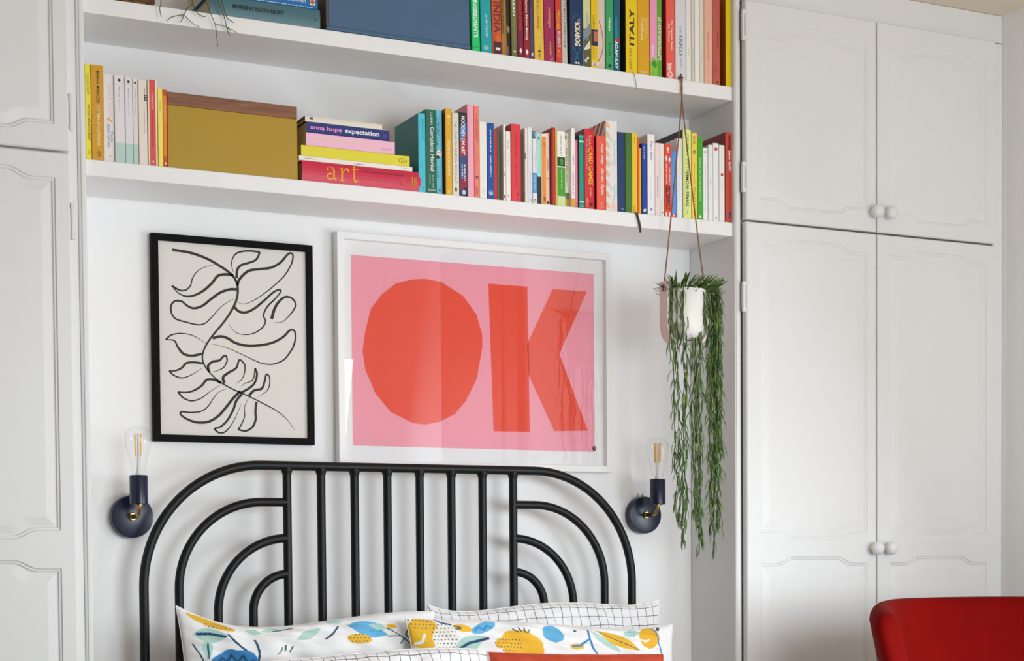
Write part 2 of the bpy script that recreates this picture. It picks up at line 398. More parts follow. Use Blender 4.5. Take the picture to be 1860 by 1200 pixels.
# black framed leaf drawing
x0, x1, z0, z1 = -.692, -.269, 1.274, 1.791; org = (-.48, 0, 1.274)
pic = thing('framed_picture', org, 'black framed line drawing of a leafy branch on pale paper', 'picture')
frame_mesh(x0, x1, z0, z1, .017, -.021, -.0006).build('frame', mat('black_frame', '#09090A', .6, spec=.1), pic, origin=org)
MB().box((x0+.0172, -.012, z0+.0172), (x1-.0172, -.0008, z1-.0172)).build('paper', mat('ivory_paper', '#E3DFD8', .8, bump=.03), pic, origin=org)
LP = [ # polylines measured on the print (zoomed units), start width, end width, middle width
 ([(155,127),(250,143),(340,175),(410,215),(460,250),(490,285),(503,330),(497,390),(470,450),(430,510),(380,570),(340,625),(318,675),(318,720),(345,770),(400,825)], 11, 5, 9),
 ([(400,825),(470,865),(560,905),(650,950),(720,990),(770,1035),(805,1085)], 6, 1.2, 5),
 ([(480,262),(430,258),(395,268),(365,305),(320,345),(270,370),(225,374),(185,355),(152,318)], 11, 3, 10),
 ([(152,318),(190,340),(222,343),(250,320),(262,280),(285,245),(320,222),(385,205)], 8, 1, 5),
 ([(497,278),(500,235),(520,210),(560,197),(600,180),(621,140)], 11, 8, 9),
 ([(621,140),(560,133),(505,142),(480,165),(470,200),(478,245)], 8, 2, 6),
 ([(500,318),(515,280),(560,240),(620,230),(680,222),(730,195),(765,155),(785,145),(797,160),(790,200)], 11, 6, 10),
 ([(790,200),(755,260),(705,310),(650,355),(590,395),(540,415),(500,405)], 6, 1, 4),
 ([(497,338),(460,338),(410,355),(360,390),(315,425),(270,438),(235,425),(205,402),(170,400),(148,425),(150,465)], 11, 7, 9),
 ([(150,465),(175,495),(230,512),(285,525),(325,520),(360,490),(410,435),(450,405),(485,388)], 7, 1, 5),
 ([(485,432),(510,455),(545,460),(590,440),(640,400),(690,355),(722,340),(732,350),(700,390)], 11, 5, 9),
 ([(700,390),(660,430),(640,475),(650,505),(635,540),(590,570),(540,578),(490,565),(455,520)], 7, 1, 6),
 ([(683,495),(697,445),(720,405),(755,378),(790,385),(812,418),(795,455)], 13, 6, 9),
 ([(795,455),(765,490),(735,512),(695,512)], 6, 1, 3),
 ([(370,598),(410,588),(450,598),(490,622),(550,637),(620,635),(690,620),(745,590),(780,555),(805,560),(810,600),(795,650)], 11, 7, 10),
 ([(795,650),(750,710),(690,735),(630,730),(560,700),(480,662),(420,640),(365,628)], 7, 1, 4),
 ([(312,680),(260,690),(215,680),(185,645),(165,610),(120,605)], 10, 3, 10),
 ([(120,605),(150,580),(200,572),(255,580),(300,602),(335,625)], 7, 1, 4),
 ([(320,732),(270,725),(230,730),(205,755),(170,770),(138,770)], 9, 5, 9),
 ([(138,770),(165,795),(210,808),(260,790),(315,755)], 7, 1, 5),
 ([(413,835),(385,820),(340,818),(310,850),(270,875),(230,885),(185,882)], 11, 5, 9),
 ([(185,882),(215,915),(260,930),(310,915),(350,885),(410,845)], 8, 1, 5),
 ([(515,880),(480,915),(440,965),(400,1010),(350,1040),(290,1045),(235,1028),(200,1003),(205,988),(240,992)], 11, 6, 10),
 ([(240,992),(300,988),(340,965),(375,915),(400,885),(445,865)], 6, 1, 4),
 ([(525,893),(495,930),(480,975),(450,1030),(415,1065),(378,1078)], 11, 7, 9),
 ([(378,1078),(400,1098),(430,1098),(460,1070),(490,1020),(520,950)], 8, 1, 5),
 ([(602,935),(597,985),(598,1030),(580,1070),(545,1090),(505,1082)], 10, 7, 9),
 ([(505,1082),(525,1050),(540,1010),(540,960),(565,905)], 6, 1, 4),
 ([(352,778),(345,745),(370,722),(405,715),(425,695),(440,690),(448,715)], 11, 6, 9),
 ([(448,715),(430,750),(400,768),(365,778)], 6, 1, 4),
 ([(432,838),(425,805),(455,780),(495,755),(512,712),(540,735)], 12, 6, 9),
 ([(540,735),(540,775),(525,815),(495,838)], 6, 1, 4),
 ([(517,888),(560,865),(592,835),(605,790),(595,757)], 10, 8, 9),
 ([(595,757),(590,800),(575,825),(540,838),(520,858)], 6, 1, 4),
 ([(562,903),(590,875),(630,865),(645,830),(655,790),(672,800)], 11, 6, 9),
 ([(672,800),(672,845),(655,880),(610,910)], 6, 1, 4)]
lm = MB()
for pts, a, b, c in LP:
    q = []
    for x, y in pts:
        p = at(260+x/2.927, 410+y/2.927, -.012); q.append((p.x, p.z))
    s = 1.3/2.927/700
    stroke(lm, q, a*s, b*s, -.0123, c*s)
lm.build('line_drawing', mat('charcoal_ink', '#34322F', .8), pic, origin=org, fix=False)
# white framed typographic print
x0, x1, z0, z1 = -.206, .616, 1.218, 1.832; org = (.2, 0, 1.218)
pic = thing('framed_picture', org, 'white framed pink print reading OK in large red letters', 'picture')
frame_mesh(x0, x1, z0, z1, .018, -.032, -.0006).build('frame', mat('white_frame', '#F2F2F0', .4), pic, origin=org)
MB().box((x0+.0182, -.014, z0+.0182), (x1-.0182, -.0008, z1-.0182)).build('mount_board', mat('white_mount', '#F0F0F2', .8), pic, origin=org)
def okpt(x, y):
    p = at(590+x/2.5, 400+y/2.5, -.015); return (p.x, p.z)
def flat(poly, Y, name, m, parent):
    mb = MB(); q = [okpt(*p) for p in poly]
    ar = sum(q[i][0]*q[(i+1) % len(q)][1]-q[(i+1) % len(q)][0]*q[i][1] for i in range(len(q)))
    if ar < 0: q.reverse()
    bm = bmesh.new(); vs = [bm.verts.new((x, Y, z)) for x, z in q]; f = bm.faces.new(vs)
    bmesh.ops.triangulate(bm, faces=[f]); bm.verts.index_update()
    mb.add([v.co.copy() for v in bm.verts], [[v.index for v in f.verts] for f in bm.faces]); bm.free()
    return mb.build(name, m, parent, origin=org, fix=False)
MB().box((-.161, -.0145, 1.276), (.568, -.0140, 1.776)).build('pink_sheet', mat('pink_print', '#F79CAD', .75, 1.05), pic, origin=org)
M_RED = mat('red_print', '#E44A33', .75, 1.1)
flat([(455,265),(530,280),(630,345),(690,430),(715,520),(715,580),(690,720),(640,820),(590,880),(520,915),(455,927),(400,920),(300,870),(230,785),(185,680),(172,590),(185,500),(210,400),(260,335),(325,285),(400,268)], -.0149, 'letter', M_RED, pic)
ka = [okpt(*p) for p in ((743,287),(920,301),(931,960),(767,958),(1035,312),(1190,323),(1065,607),(920,560),(925,700),(1195,955),(1043,957))]
MB().add([(x, -.0149, z) for x, z in ka], [(3, 2, 1, 0), (7, 6, 5, 4), (10, 9, 6, 8), (8, 6, 7)]).build('letter', M_RED, pic, origin=org, fix=False)
def emblem_ok():
    cx, cz = okpt(1224, 1035); mb = MB()
    mb.prism([(cx+.006*math.cos(a*PI/10), cz+.0068*math.sin(a*PI/10)) for a in range(20)], -.0151, -.0147)
    mb.build('emblem', mat('emblem_black', '#2A1A20', .7), pic, origin=org)
    m2 = MB(); stroke(m2, [(cx-.003, cz+.001), (cx-.0015, cz+.004), (cx+.002, cz+.003), (cx+.001, cz), (cx+.003, cz-.003)], .0014, .0014, -.0153)
    m2.build('emblem', mat('pink_print', '#F79CAD', .75, 1.05), pic, origin=org, fix=False)
emblem_ok()
MB().box((x0+.0182, -.0235, z0+.0182), (x1-.0182, -.0222, z1-.0182)).build('glass_pane', M_GLASS, pic, origin=org)

# ------------------------------------------------------------------ wall lamps
def wall_lamp(px, pz, label):
    L = thing('wall_lamp', (px, 0, pz), label, 'wall lamp', 'navy wall lamps either side of the headboard')
    MB().lathe([(.0505, .0006), (.053, .003), (.053, .024), (.0515, .0275), (.049, .0285), (0, .0285)], n=48, axis='y').build('base_plate', M_NAVY, L, smooth=True)
    MB().lathe([(.010, .028), (.0105, .031), (.009, .034), (0, .034)], n=24, axis='y').build('collar', M_BRASS, L, smooth=True)
    pts = [(0, -.030, 0), (0, -.062, 0)]+[(0, -.068-.026*math.sin(a*PI/16), .026-.026*math.cos(a*PI/16)) for a in range(1, 9)]+[(0, -.094, .032)]
    MB().tube(pts, .0058, 14).build('arm', M_BRASS, L, smooth=True)
    sk = MB().lathe([(.0, .0275), (.0205, .0275), (.0222, .0295), (.0222, .0975), (.0212, .099), (.0195, .099), (.0195, .085), (0, .085)], (0, -.094, 0), 40).build('socket', M_NAVY, L, smooth=True)
    MB().lathe([(.010, .0255), (.0115, .0255), (.0115, .029), (.006, .029)], (0, -.094, 0), 20).build('ferrule', M_BRASS, sk, smooth=True)
    B = [(.0135, .088), (.0148, .100), (.0165, .112), (.0205, .132), (.0262, .154), (.0305, .172), (.0322, .186), (.031, .199), (.0262, .209), (.018, .2145), (.008, .2165), (.0035, .2185), (0, .219)]
    bl = MB().lathe([(r, h) for r, h in B], (0, -.094, 0), 40).build('bulb', M_BULB, L, smooth='all')
    fm = MB()
    for a in range(4):
        an = a*PI/2+.5; cx, cy = .0105*math.cos(an), -.094+.0105*math.sin(an)
        fm.tube([(cx*.8, -.094+(cy+.094)*.8, .146), (cx, cy, .200)], .0017, 8)
    fm.build('filament', mat('amber_filament', '#F2B765', .4, 1.1), bl, smooth=True)
    st = MB().lathe([(.009, .09), (.007, .105), (.004, .118), (.0028, .15), (.002, .2)], (0, -.094, 0), 12)
    for a in range(4):
        an = a*PI/2+.5
        st.tube([(.003*math.cos(an), -.094+.003*math.sin(an), .128), (.0084*math.cos(an), -.094+.0084*math.sin(an), .146)], .0005, 5)
        st.tube([(.001, -.094, .199), (.0105*math.cos(an), -.094+.0105*math.sin(an), .2005)], .0005, 5)
    st.build('glass_stem', mat('stem_glass', '#E4E6E6', .2), bl, smooth=True)
    sw = MB().lathe([(.0045, .052), (.0045, .0565), (.003, .0575)], (-.002, -.014, 0), 14)
    sw.tube([(-.002, -.014, .056), (-.0012, -.014, .064)], [.0016, .0009], 8)
    sw.build('switch', M_BRASS, L, smooth=True)
    return L
p = at(241, 938, -.028); wall_lamp(p.x, p.z, 'navy and brass bare bulb wall lamp below the black framed picture')
p = at(1173, 935, -.028); wall_lamp(p.x, p.z, 'navy and brass bare bulb wall lamp beside the hanging plant')

# ------------------------------------------------------------------ bed
YH, RT = -.092, .0112
bed = thing('bed_frame', (-.05, YH, 0), 'black metal bed frame with rainbow arched headboard', 'bed'); org = (-.05, YH, 0)
PL, PR = -.371, .271; BX = [PL+(PR-PL)*i/7 for i in range(8)]
ZTOP, ZB = 1.214, .30; XOL, XOR = -.742, .642; RO = .305
def arcpts(cx, cz, R, a0, a1, n=22): return [(cx+R*math.cos(a0+(a1-a0)*i/n), YH, cz+R*math.sin(a0+(a1-a0)*i/n)) for i in range(n+1)]
outer = [(XOL, YH, 0.012)]+arcpts(XOL+RO, ZTOP-RO, RO, PI, PI/2)+arcpts(XOR-RO, ZTOP-RO, RO, PI/2, 0)+[(XOR, YH, .012)]
MB().tube(outer, RT+.0006, 18).build('outer_arch', M_BLACKM, bed, smooth=True, origin=org)
for x in BX:
    b = MB().tube([(x, YH, ZB), (x, YH, ZTOP-.004)], RT, 16)
    b.lathe([(RT+.0002, ZTOP-.022), (RT+.003, ZTOP-.013), (RT+.004, ZTOP-.006)], (x, YH, 0), 16)
    b.build('bar', M_BLACKM, bed, smooth=True, origin=org)
for s, px in ((-1, PL), (1, PR)):
    xo = XOL if s < 0 else XOR
    for k, (R, zt) in enumerate(((.2145, 1.121), (.184, 1.030), (.093, .939))):
        if k == 0:
            cx = px+s*(abs(xo-px)-RO) ; cx = px+s*.066; R = .217
        else: cx = px
        a = [(px, YH, zt)]+([(cx, YH, zt)] if k == 0 else [])
        qs = arcpts(cx, zt-R, R, PI/2, PI if s < 0 else 0)
        pts = (a[:1] if k == 0 else [])+qs+[(cx+s*R, YH, ZB)]
        t = MB().tube(pts, RT, 16)
        t.build('inner_arch', M_BLACKM, bed, smooth=True, origin=org)
MB().tube([(XOL, YH, ZB), (XOR, YH, ZB)], RT, 16).build('cross_rail', M_BLACKM, bed, smooth=True, origin=org)
for x in (XOL+.012, XOR-.012):
    MB().bbox((x-.012, -2.12, .24), (x+.012, YH-.012, .30), .004).build('side_rail', M_BLACKM, bed, origin=org)
MB().tube([(XOL, -2.14, .01), (XOL, -2.14, .36), (XOR, -2.14, .36), (XOR, -2.14, .01)], RT, 14).build('foot_rail', M_BLACKM, bed, origin=org)
for i in range(10):
    y = -.25-i*.2
    MB().box((XOL+.024, y-.035, .275), (XOR-.024, y+.035, .287)).build('slat', wood_mat('slat_wood', '#B58E5E', '#CFAB78', 2, 0) if i == 0 else bpy.data.materials['slat_wood'], bed, origin=org)
mt = MB().bbox((XOL+.03, -2.1, .289), (XOR-.03, YH-.016, .44), .04, seg=4).build('mattress', mat('mattress_ticking', '#EDEBE6', .85, bump=.1), smooth=True)
tag(mt, 'white mattress on the black metal bed', 'mattress')
dv = MB(); ND, MD = 36, 40  # unseen duvet, added as a white bounce surface below the wall
for j in range(MD+1):
    for i in range(ND+1):
        u = -1+2*i/ND; y = -.78-(1.36)*j/MD; x = -.05+u*.735
        z = .475+.014*math.sin(x*9+y*4)*math.cos(y*7)+.02*math.sin(j/MD*PI)
        e = max(0, abs(u)-.84)/.16; z -= .17*e**1.5
        dv.v.append((x, y, z))
for j in range(MD):
    for i in range(ND):
        a = j*(ND+1)+i; dv.f.append((a, a+1, a+ND+2, a+ND+1)); dv.mi.append(0)
du = dv.build('duvet', mat('white_cotton', '#F2F2F2', .85, bump=.1, bscale=30), smooth='all')
sm = du.modifiers.new('thickness', 'SOLIDIFY'); sm.thickness = .022; sm.offset = 1
tag(du, 'white duvet out of view on the mattress, added to bounce light up the wall', 'duvet')

# ------------------------------------------------------------------ books
BG = 1.18                                  # cover colours read off the photograph, undone for its light
def cov(h, rough=.42): return mat('book_cover_'+h.strip('#').lower(), h, rough, BG, bump=.03, bscale=500)
def ink(h): return mat('print_'+h.strip('#').lower(), h, .5, 1.1)
TXT = {}
def text_geo(s, shear=0, bold=0):
    k = (s, shear, bold)
    if k not in TXT:
        c = bpy.data.curves.new('lettering', 'FONT'); c.body = s; c.resolution_u = 2; c.shear = shear; c.offset = bold
        o = bpy.data.objects.new('lettering', c); me = bpy.data.meshes.new_from_object(o)
        vs = [v.co.copy() for v in me.vertices]; fs = [tuple(p.vertices) for p in me.polygons]
        bpy.data.objects.remove(o); bpy.data.curves.remove(c); bpy.data.meshes.remove(me)
        x0 = min(v.x for v in vs); x1 = max(v.x for v in vs); y0 = min(v.y for v in vs); y1 = max(v.y for v in vs)
        TXT[k] = ([((v.x-x0)/(x1-x0), (v.y-y0)/(y1-y0)) for v in vs], fs)
    return TXT[k]
RB = random.Random(3)
def make_book(root, w, h, d, spine_hex, marks=(), cover_hex=None, hard=False, name_prefix=''):
    """book standing on z=0, spine facing -Y at y=0, thickness along X; parts hang on root"""
    t = .0024 if hard else .0009; c = min(.0012, w*.15); bul = w*.07 if hard and w > .012 else 0.0
    hw = w/2
    def ys(x):                                   # spine surface
        return -bul*(1-(x/hw)**2) if bul else 0.0
    out = [(-hw, d), (-hw, c)]; inn = [(-hw+t, d), (-hw+t, max(t, c))]
    n = 6 if bul else 1
    for i in range(n+1):
        x = -hw+c*(.7 if not bul else .3)+(w-2*c*(.7 if not bul else .3))*i/n
        out.append((x, ys(x))); inn.append((max(-hw+t, min(hw-t, x)), max(t, .0005)))
    out += [(hw, c), (hw, d)]; inn += [(hw-t, max(t, c)), (hw-t, d)]
    N = len(out); mb = MB()
    for z in (0, h):
        mb.v += [(x, y, z) for x, y in out]+[(x, y, z) for x, y in inn]
    for i in range(N-1):
        sp = 1 if 1 < i+.5 < N-2 else 0
        mb.f += [(i, i+1, 2*N+i+1, 2*N+i), (N+i+1, N+i, 3*N+i, 3*N+i+1), (i+1, i, N+i, N+i+1), (2*N+i, 2*N+i+1, 3*N+i+1, 3*N+i)]
        mb.mi += [sp, 0, sp, sp]
    for i in (0, N-1):
        mb.f.append((i, N+i, 3*N+i, 2*N+i) if i == 0 else (N+i, i, 2*N+i, 3*N+i)); mb.mi.append(0)
    mb.build('cover', [cov(cover_hex or spine_hex), cov(spine_hex)], root)  # several board colours are darker copies of the spine tone, side shade included
    o = .003 if hard else .0003
    MB().box((-hw+t+.0002, max(t, c)+.0004, o), (hw-t-.0002, d-o-.0003, h-o)).build('pages', M_PAGES, root)
    lv = 0
    for mk in marks:
        k = mk[0]; lv += 1; yo = -.00012-.00004*lv-(bul*.22 if k in 'TC' else 0)
        g = MB()
        if k == 'R':                             # band or block: z0,z1 (from the head), x0,x1, colour
            _, z0, z1, xa, xb, hx = mk; nm = 'colour_band'
            q = [-hw*.94+w*.94*(xa+(xb-xa)*i/4) for i in range(5)]
            for x in q: g.v += [(x, ys(x)+yo, h*(1-z1)), (x, ys(x)+yo, h*(1-z0))]
            for i in range(4): g.f.append((2*i, 2*i+2, 2*i+3, 2*i+1)); g.mi.append(0)
        elif k == 'T':                           # lettering: text, z0,z1, centre, height, colour, direction, shear, bold
            _, s, z0, z1, cc, hh, hx = mk[:7]; dr = mk[7] if len(mk) > 7 else 'd'; sh = mk[8] if len(mk) > 8 else 0; bo = mk[9] if len(mk) > 9 else 0
            vs, fs = text_geo(s, sh, bo); nm = 'lettering'
            for u, v in vs:
                if dr == 'd': z = h*(1-(z0+(z1-z0)*u)); x = -hw+w*cc+(v-.5)*w*hh
                elif dr == 'u': z = h*(1-(z1+(z0-z1)*u)); x = -hw+w*cc-(v-.5)*w*hh
                else: x = -hw+w*cc+(u-.5)*w*hh; z = h*(1-(z1+(z0-z1)*v))
                g.v.append((x, ys(max(-hw, min(hw, x)))+yo, z))
            g.f += fs; g.mi += [0]*len(fs)
        elif k == 'S':                           # print too small to read: short dashes
            _, z0, z1, cc, hh, hx = mk[:6]; nm = 'small_print'
            z = h*(1-z0); ze = h*(1-z1); hw2 = w*hh/2; xc = -hw+w*cc
            while z > ze:
                L = RB.uniform(.0012, .0024); k2 = len(g.v); a = RB.uniform(.6, 1)
                g.v += [(xc-hw2, yo+ys(xc), z-L), (xc+hw2*a, yo+ys(xc), z-L), (xc+hw2*a, yo+ys(xc), z), (xc-hw2, yo+ys(xc), z)]
                g.f.append((k2, k2+1, k2+2, k2+3)); g.mi.append(0)
                z -= L+(RB.choice((.0007, .0007, .0007, .0028)))
        elif k == 'C':                           # round device: z, centre, radius (of width), colour, aspect
            _, zc, cc, rr, hx = mk[:5]; asp = mk[5] if len(mk) > 5 else 1; nm = 'emblem'
            xc = -hw+w*cc; g.v += [(xc+w*rr*math.cos(a*PI/8), ys(xc)+yo, h*(1-zc)+w*rr*asp*math.sin(a*PI/8)) for a in range(16)]
            g.f.append(tuple(range(16))); g.mi.append(0)
        elif k == 'P':                           # polygon in (x fraction, z fraction from the head)
            _, pts, hx = mk; nm = 'print_shape'
            bm = bmesh.new(); fc = bm.faces.new([bm.verts.new((-hw+w*x, 0, h*(1-z))) for x, z in pts])
            bmesh.ops.triangulate(bm, faces=[fc])
            if bul: bmesh.ops.subdivide_edges(bm, edges=list(bm.edges), cuts=3, use_grid_fill=True)
            bm.verts.index_update()
            g.add([(v.co.x, ys(max(-hw, min(hw, v.co.x)))+yo, v.co.z) for v in bm.verts], [[v.index for v in f.verts] for f in bm.faces]); bm.free()
        elif k == 'L':                           # drawn line
            _, pts, wd, hx = mk; nm = 'print_line'
            q = [(-hw+w*x, h*(1-z)) for x, z in pts]; stroke(g, q, wd, wd, yo, None, 4)
            g.v = [(x, y+ys(max(-hw, min(hw, x))), z) for x, y, z in g.v]
        g.build(nm, ink(hx), root, fix=False)
    return root

def row(specs, zs, ytop_given, group, ybase):
    """specs: dict(x=(xl,xr), top, c, rec, m, label, ...) in order from left; positions measured on the spine plane"""
    px1 = None; prec = 0
    for s in specs:
        Y = ybase+s.get('rec', 0); xl, xr = s['x']
        yb = s['yb'] if 'yb' in s else 300
        a = at(xl, yb, Y).x; b = at(xr, yb, Y).x
        if px1 is not None and (s.get('rec', 0) > prec or a < px1+.0003): a = px1+.0003
        if b < a+.004: b = a+.004
        h = s['h'] if 'h' in s else at((xl+xr)/2, s['top'], Y).z-zs
        w_ = b-a-.0003
        d_ = min(s.get('d', h*.68), -.006-Y)
        tl = math.radians(s.get('tilt', 0))
        r = thing('book', ((a+b)/2, Y, zs), s['label'], 'book', group, (0, -tl, 0))
        if tl: r.location.z += w_/2*math.sin(abs(tl)); h *= math.cos(tl)
        make_book(r, w_, h, d_, s['c'], s.get('m', ()), s.get('cc'), s.get('hard', False))
        px1 = b; prec = s.get('rec', 0)
        if 'post' in s: s['post'](r, w_, h, d_)

GL = 'books standing on the shelf over the pictures'
GT = 'books standing on the top shelf'
K = '#1B1A1C'; W_ = '#F4F1EA'
def ribbon(r, w, h, d):
    pts = [(-.002, .02, .001), (-.002, -.004, .0015), (.0, -.0095, -.001), (.003, -.0105, -.012), (.0085, -.0102, -.030), (.0105, -.0102, -.052)]
    P = smooth_path(pts, 5); mb = MB(); k = 0
    for p in P:
        for q in ((-.0032, 0), (.0032, 0), (.0032, .0006), (-.0032, .0006)): mb.v.append((p.x+q[0], p.y-q[1], p.z))
    for i in range(len(P)-1):
        for j in range(4): mb.f.append((4*i+j, 4*i+(j+1) % 4, 4*i+4+(j+1) % 4, 4*i+4+j)); mb.mi.append(0)
    mb.build('bookmark_ribbon', mat('black_ribbon', '#17151A', .5), r)
def stripes(r, w, h, d):
    mb = MB(); x = -w/2-.0003
    for i in range(7):
        y = .004+i*.026; z0 = h-.001; y1 = min(y+.012, d)
        mb.add([(x, y, z0), (x, y1, z0), (x, min(y1+.05, d), z0-.07), (x, min(y+.05, d-.001), z0-.07)], [(0, 1, 2, 3)])
    mb.build('cover_stripes', ink('#C8442F'), r, fix=False)
def thread(r, w, h, d):
    P = smooth_path([(.0, .02, .001), (0, -.003, .001), (.001, -.0098, -.003), (.005, -.0105, -.018), (.008, -.0105, -.034), (.009, -.0105, -.046)], 4)
    MB().tube(P, .0007, 6).build('bookmark_ribbon', mat('dark_green_thread', '#2C3A30', .7), r)

MINT = ('R', .77, 1, 0, 1, '#B2CEC6')
A = [
 dict(x=(156.5,167), top=116.5, c='#DACF35', m=[('T','GILLIGAN SNIDER',.10,.32,.55,.5,'#6E7A20'),('T','WHY DOES PATRIARCHY PERSIST?',.42,.80,.6,.5,K,'d',.15,.01),('T','polity',.90,.945,.6,.45,'#4A4E18')], label='slim lime yellow paperback touching the wardrobe panel, beside a mustard one'),
 dict(x=(167.5,190), top=118.5, c='#C68F12', m=[('T','MARINA MARAZZA',.06,.40,.55,.25,K,'d',0,.01),('T',"L'OMBRA DI CATERINA",.415,.845,.56,.25,'#EEDFA8','d',0,.008),('L',[(.45,.93),(.5,.905),(.68,.91),(.55,.935),(.48,.95),(.62,.955),(.7,.92)],.0012,'#3A2A10')], label='mustard paperback with black and cream upright title near the wardrobe'),
 dict(x=(192,208.5), top=135, rec=.004, c='#DAD7DA', cc='#5A2A34', m=[('T','GABOR MATE',.09,.48,.6,.34,'#DDC5B4'),('C',.51,.5,.17,'#E2B25A',.9),('C',.53,.72,.14,'#E2B25A',.9),('T','When the',.64,.77,.78,.22,'#4A5568'),('T','BODY SAYS NO',.575,.83,.45,.24,'#4A5568'),('L',[(.5,.925),(.58,.945),(.72,.915)],.0010,'#C9A23C')], label='off white paperback with faint orange title and yellow dots'),
 dict(x=(209.5,228), top=137, c='#D8D3D6', m=[MINT,('C',.055,.5,.14,K),('T','Rachel Cusk',.13,.25,.5,.13,'#6A6A70'),('S',.27,.4,.5,.1,'#B9B4BA')], label='thickest of the three white paperbacks with a pale mint foot'),
 dict(x=(228.7,242.5), top=140, c='#D6D2D8', m=[MINT,('C',.055,.5,.18,K),('T','Rachel Cusk',.13,.25,.5,.16,'#55555C'),('S',.27,.44,.5,.12,'#A9A6B4')], label='middle one of the three white paperbacks with a pale mint foot'),
 dict(x=(242.8,252), top=142, c='#D5D0C8', m=[MINT,('C',.055,.5,.22,K),('T','Rachel Cusk',.13,.25,.5,.2,'#55555C'),('S',.27,.42,.5,.14,'#B0ABA2')], label='thinnest of the three white paperbacks with a pale mint foot'),
 dict(x=(253,268.5), top=146, c='#DCD2C6', m=[('R',.165,.24,.70,1,'#1D2530'),('R',.18,.196,.8,.93,'#DCD2C6'),('R',.21,.226,.8,.93,'#DCD2C6'),('S',.08,.15,.72,.12,'#77706A'),('S',.32,.62,.68,.1,'#A59E96')], label='cream paperback with a black letter B block on its spine edge'),
 dict(x=(270,287), top=145, c='#EAD8CA', m=[('R',0,1,.14,.84,'#D64E3E'),('T','NATE SILVER',.16,.34,.48,.18,'#F3CFC2'),('T','THE SIGNAL AND THE NOISE',.355,.775,.48,.2,'#5A221E'),('C',.943,.5,.13,K,1.5),('C',.946,.5,.085,W_,1.7)], label='red paperback with cream edges next to the white ones'),
 dict(x=(288,297), top=161, c='#E5D95C', m=[('S',.15,.3,.5,.3,'#C4B848')], label='thin pale yellow book beside a thin orange one'),
 dict(x=(297.3,304.6), top=163, c='#DE7A1E', m=[('R',0,.08,0,1,'#B84A12'),('T','THE FOUNDLING',.2,.42,.5,.45,'#F2C58A'),('R',.86,1,0,1,'#C04A14'),('C',.95,.5,.2,'#EFE0C8',1.4)], label='thin orange book leaning on the yellow box'),
]
for s in A: s['yb'] = 295
row(A, ZL, True, GL, -.219)

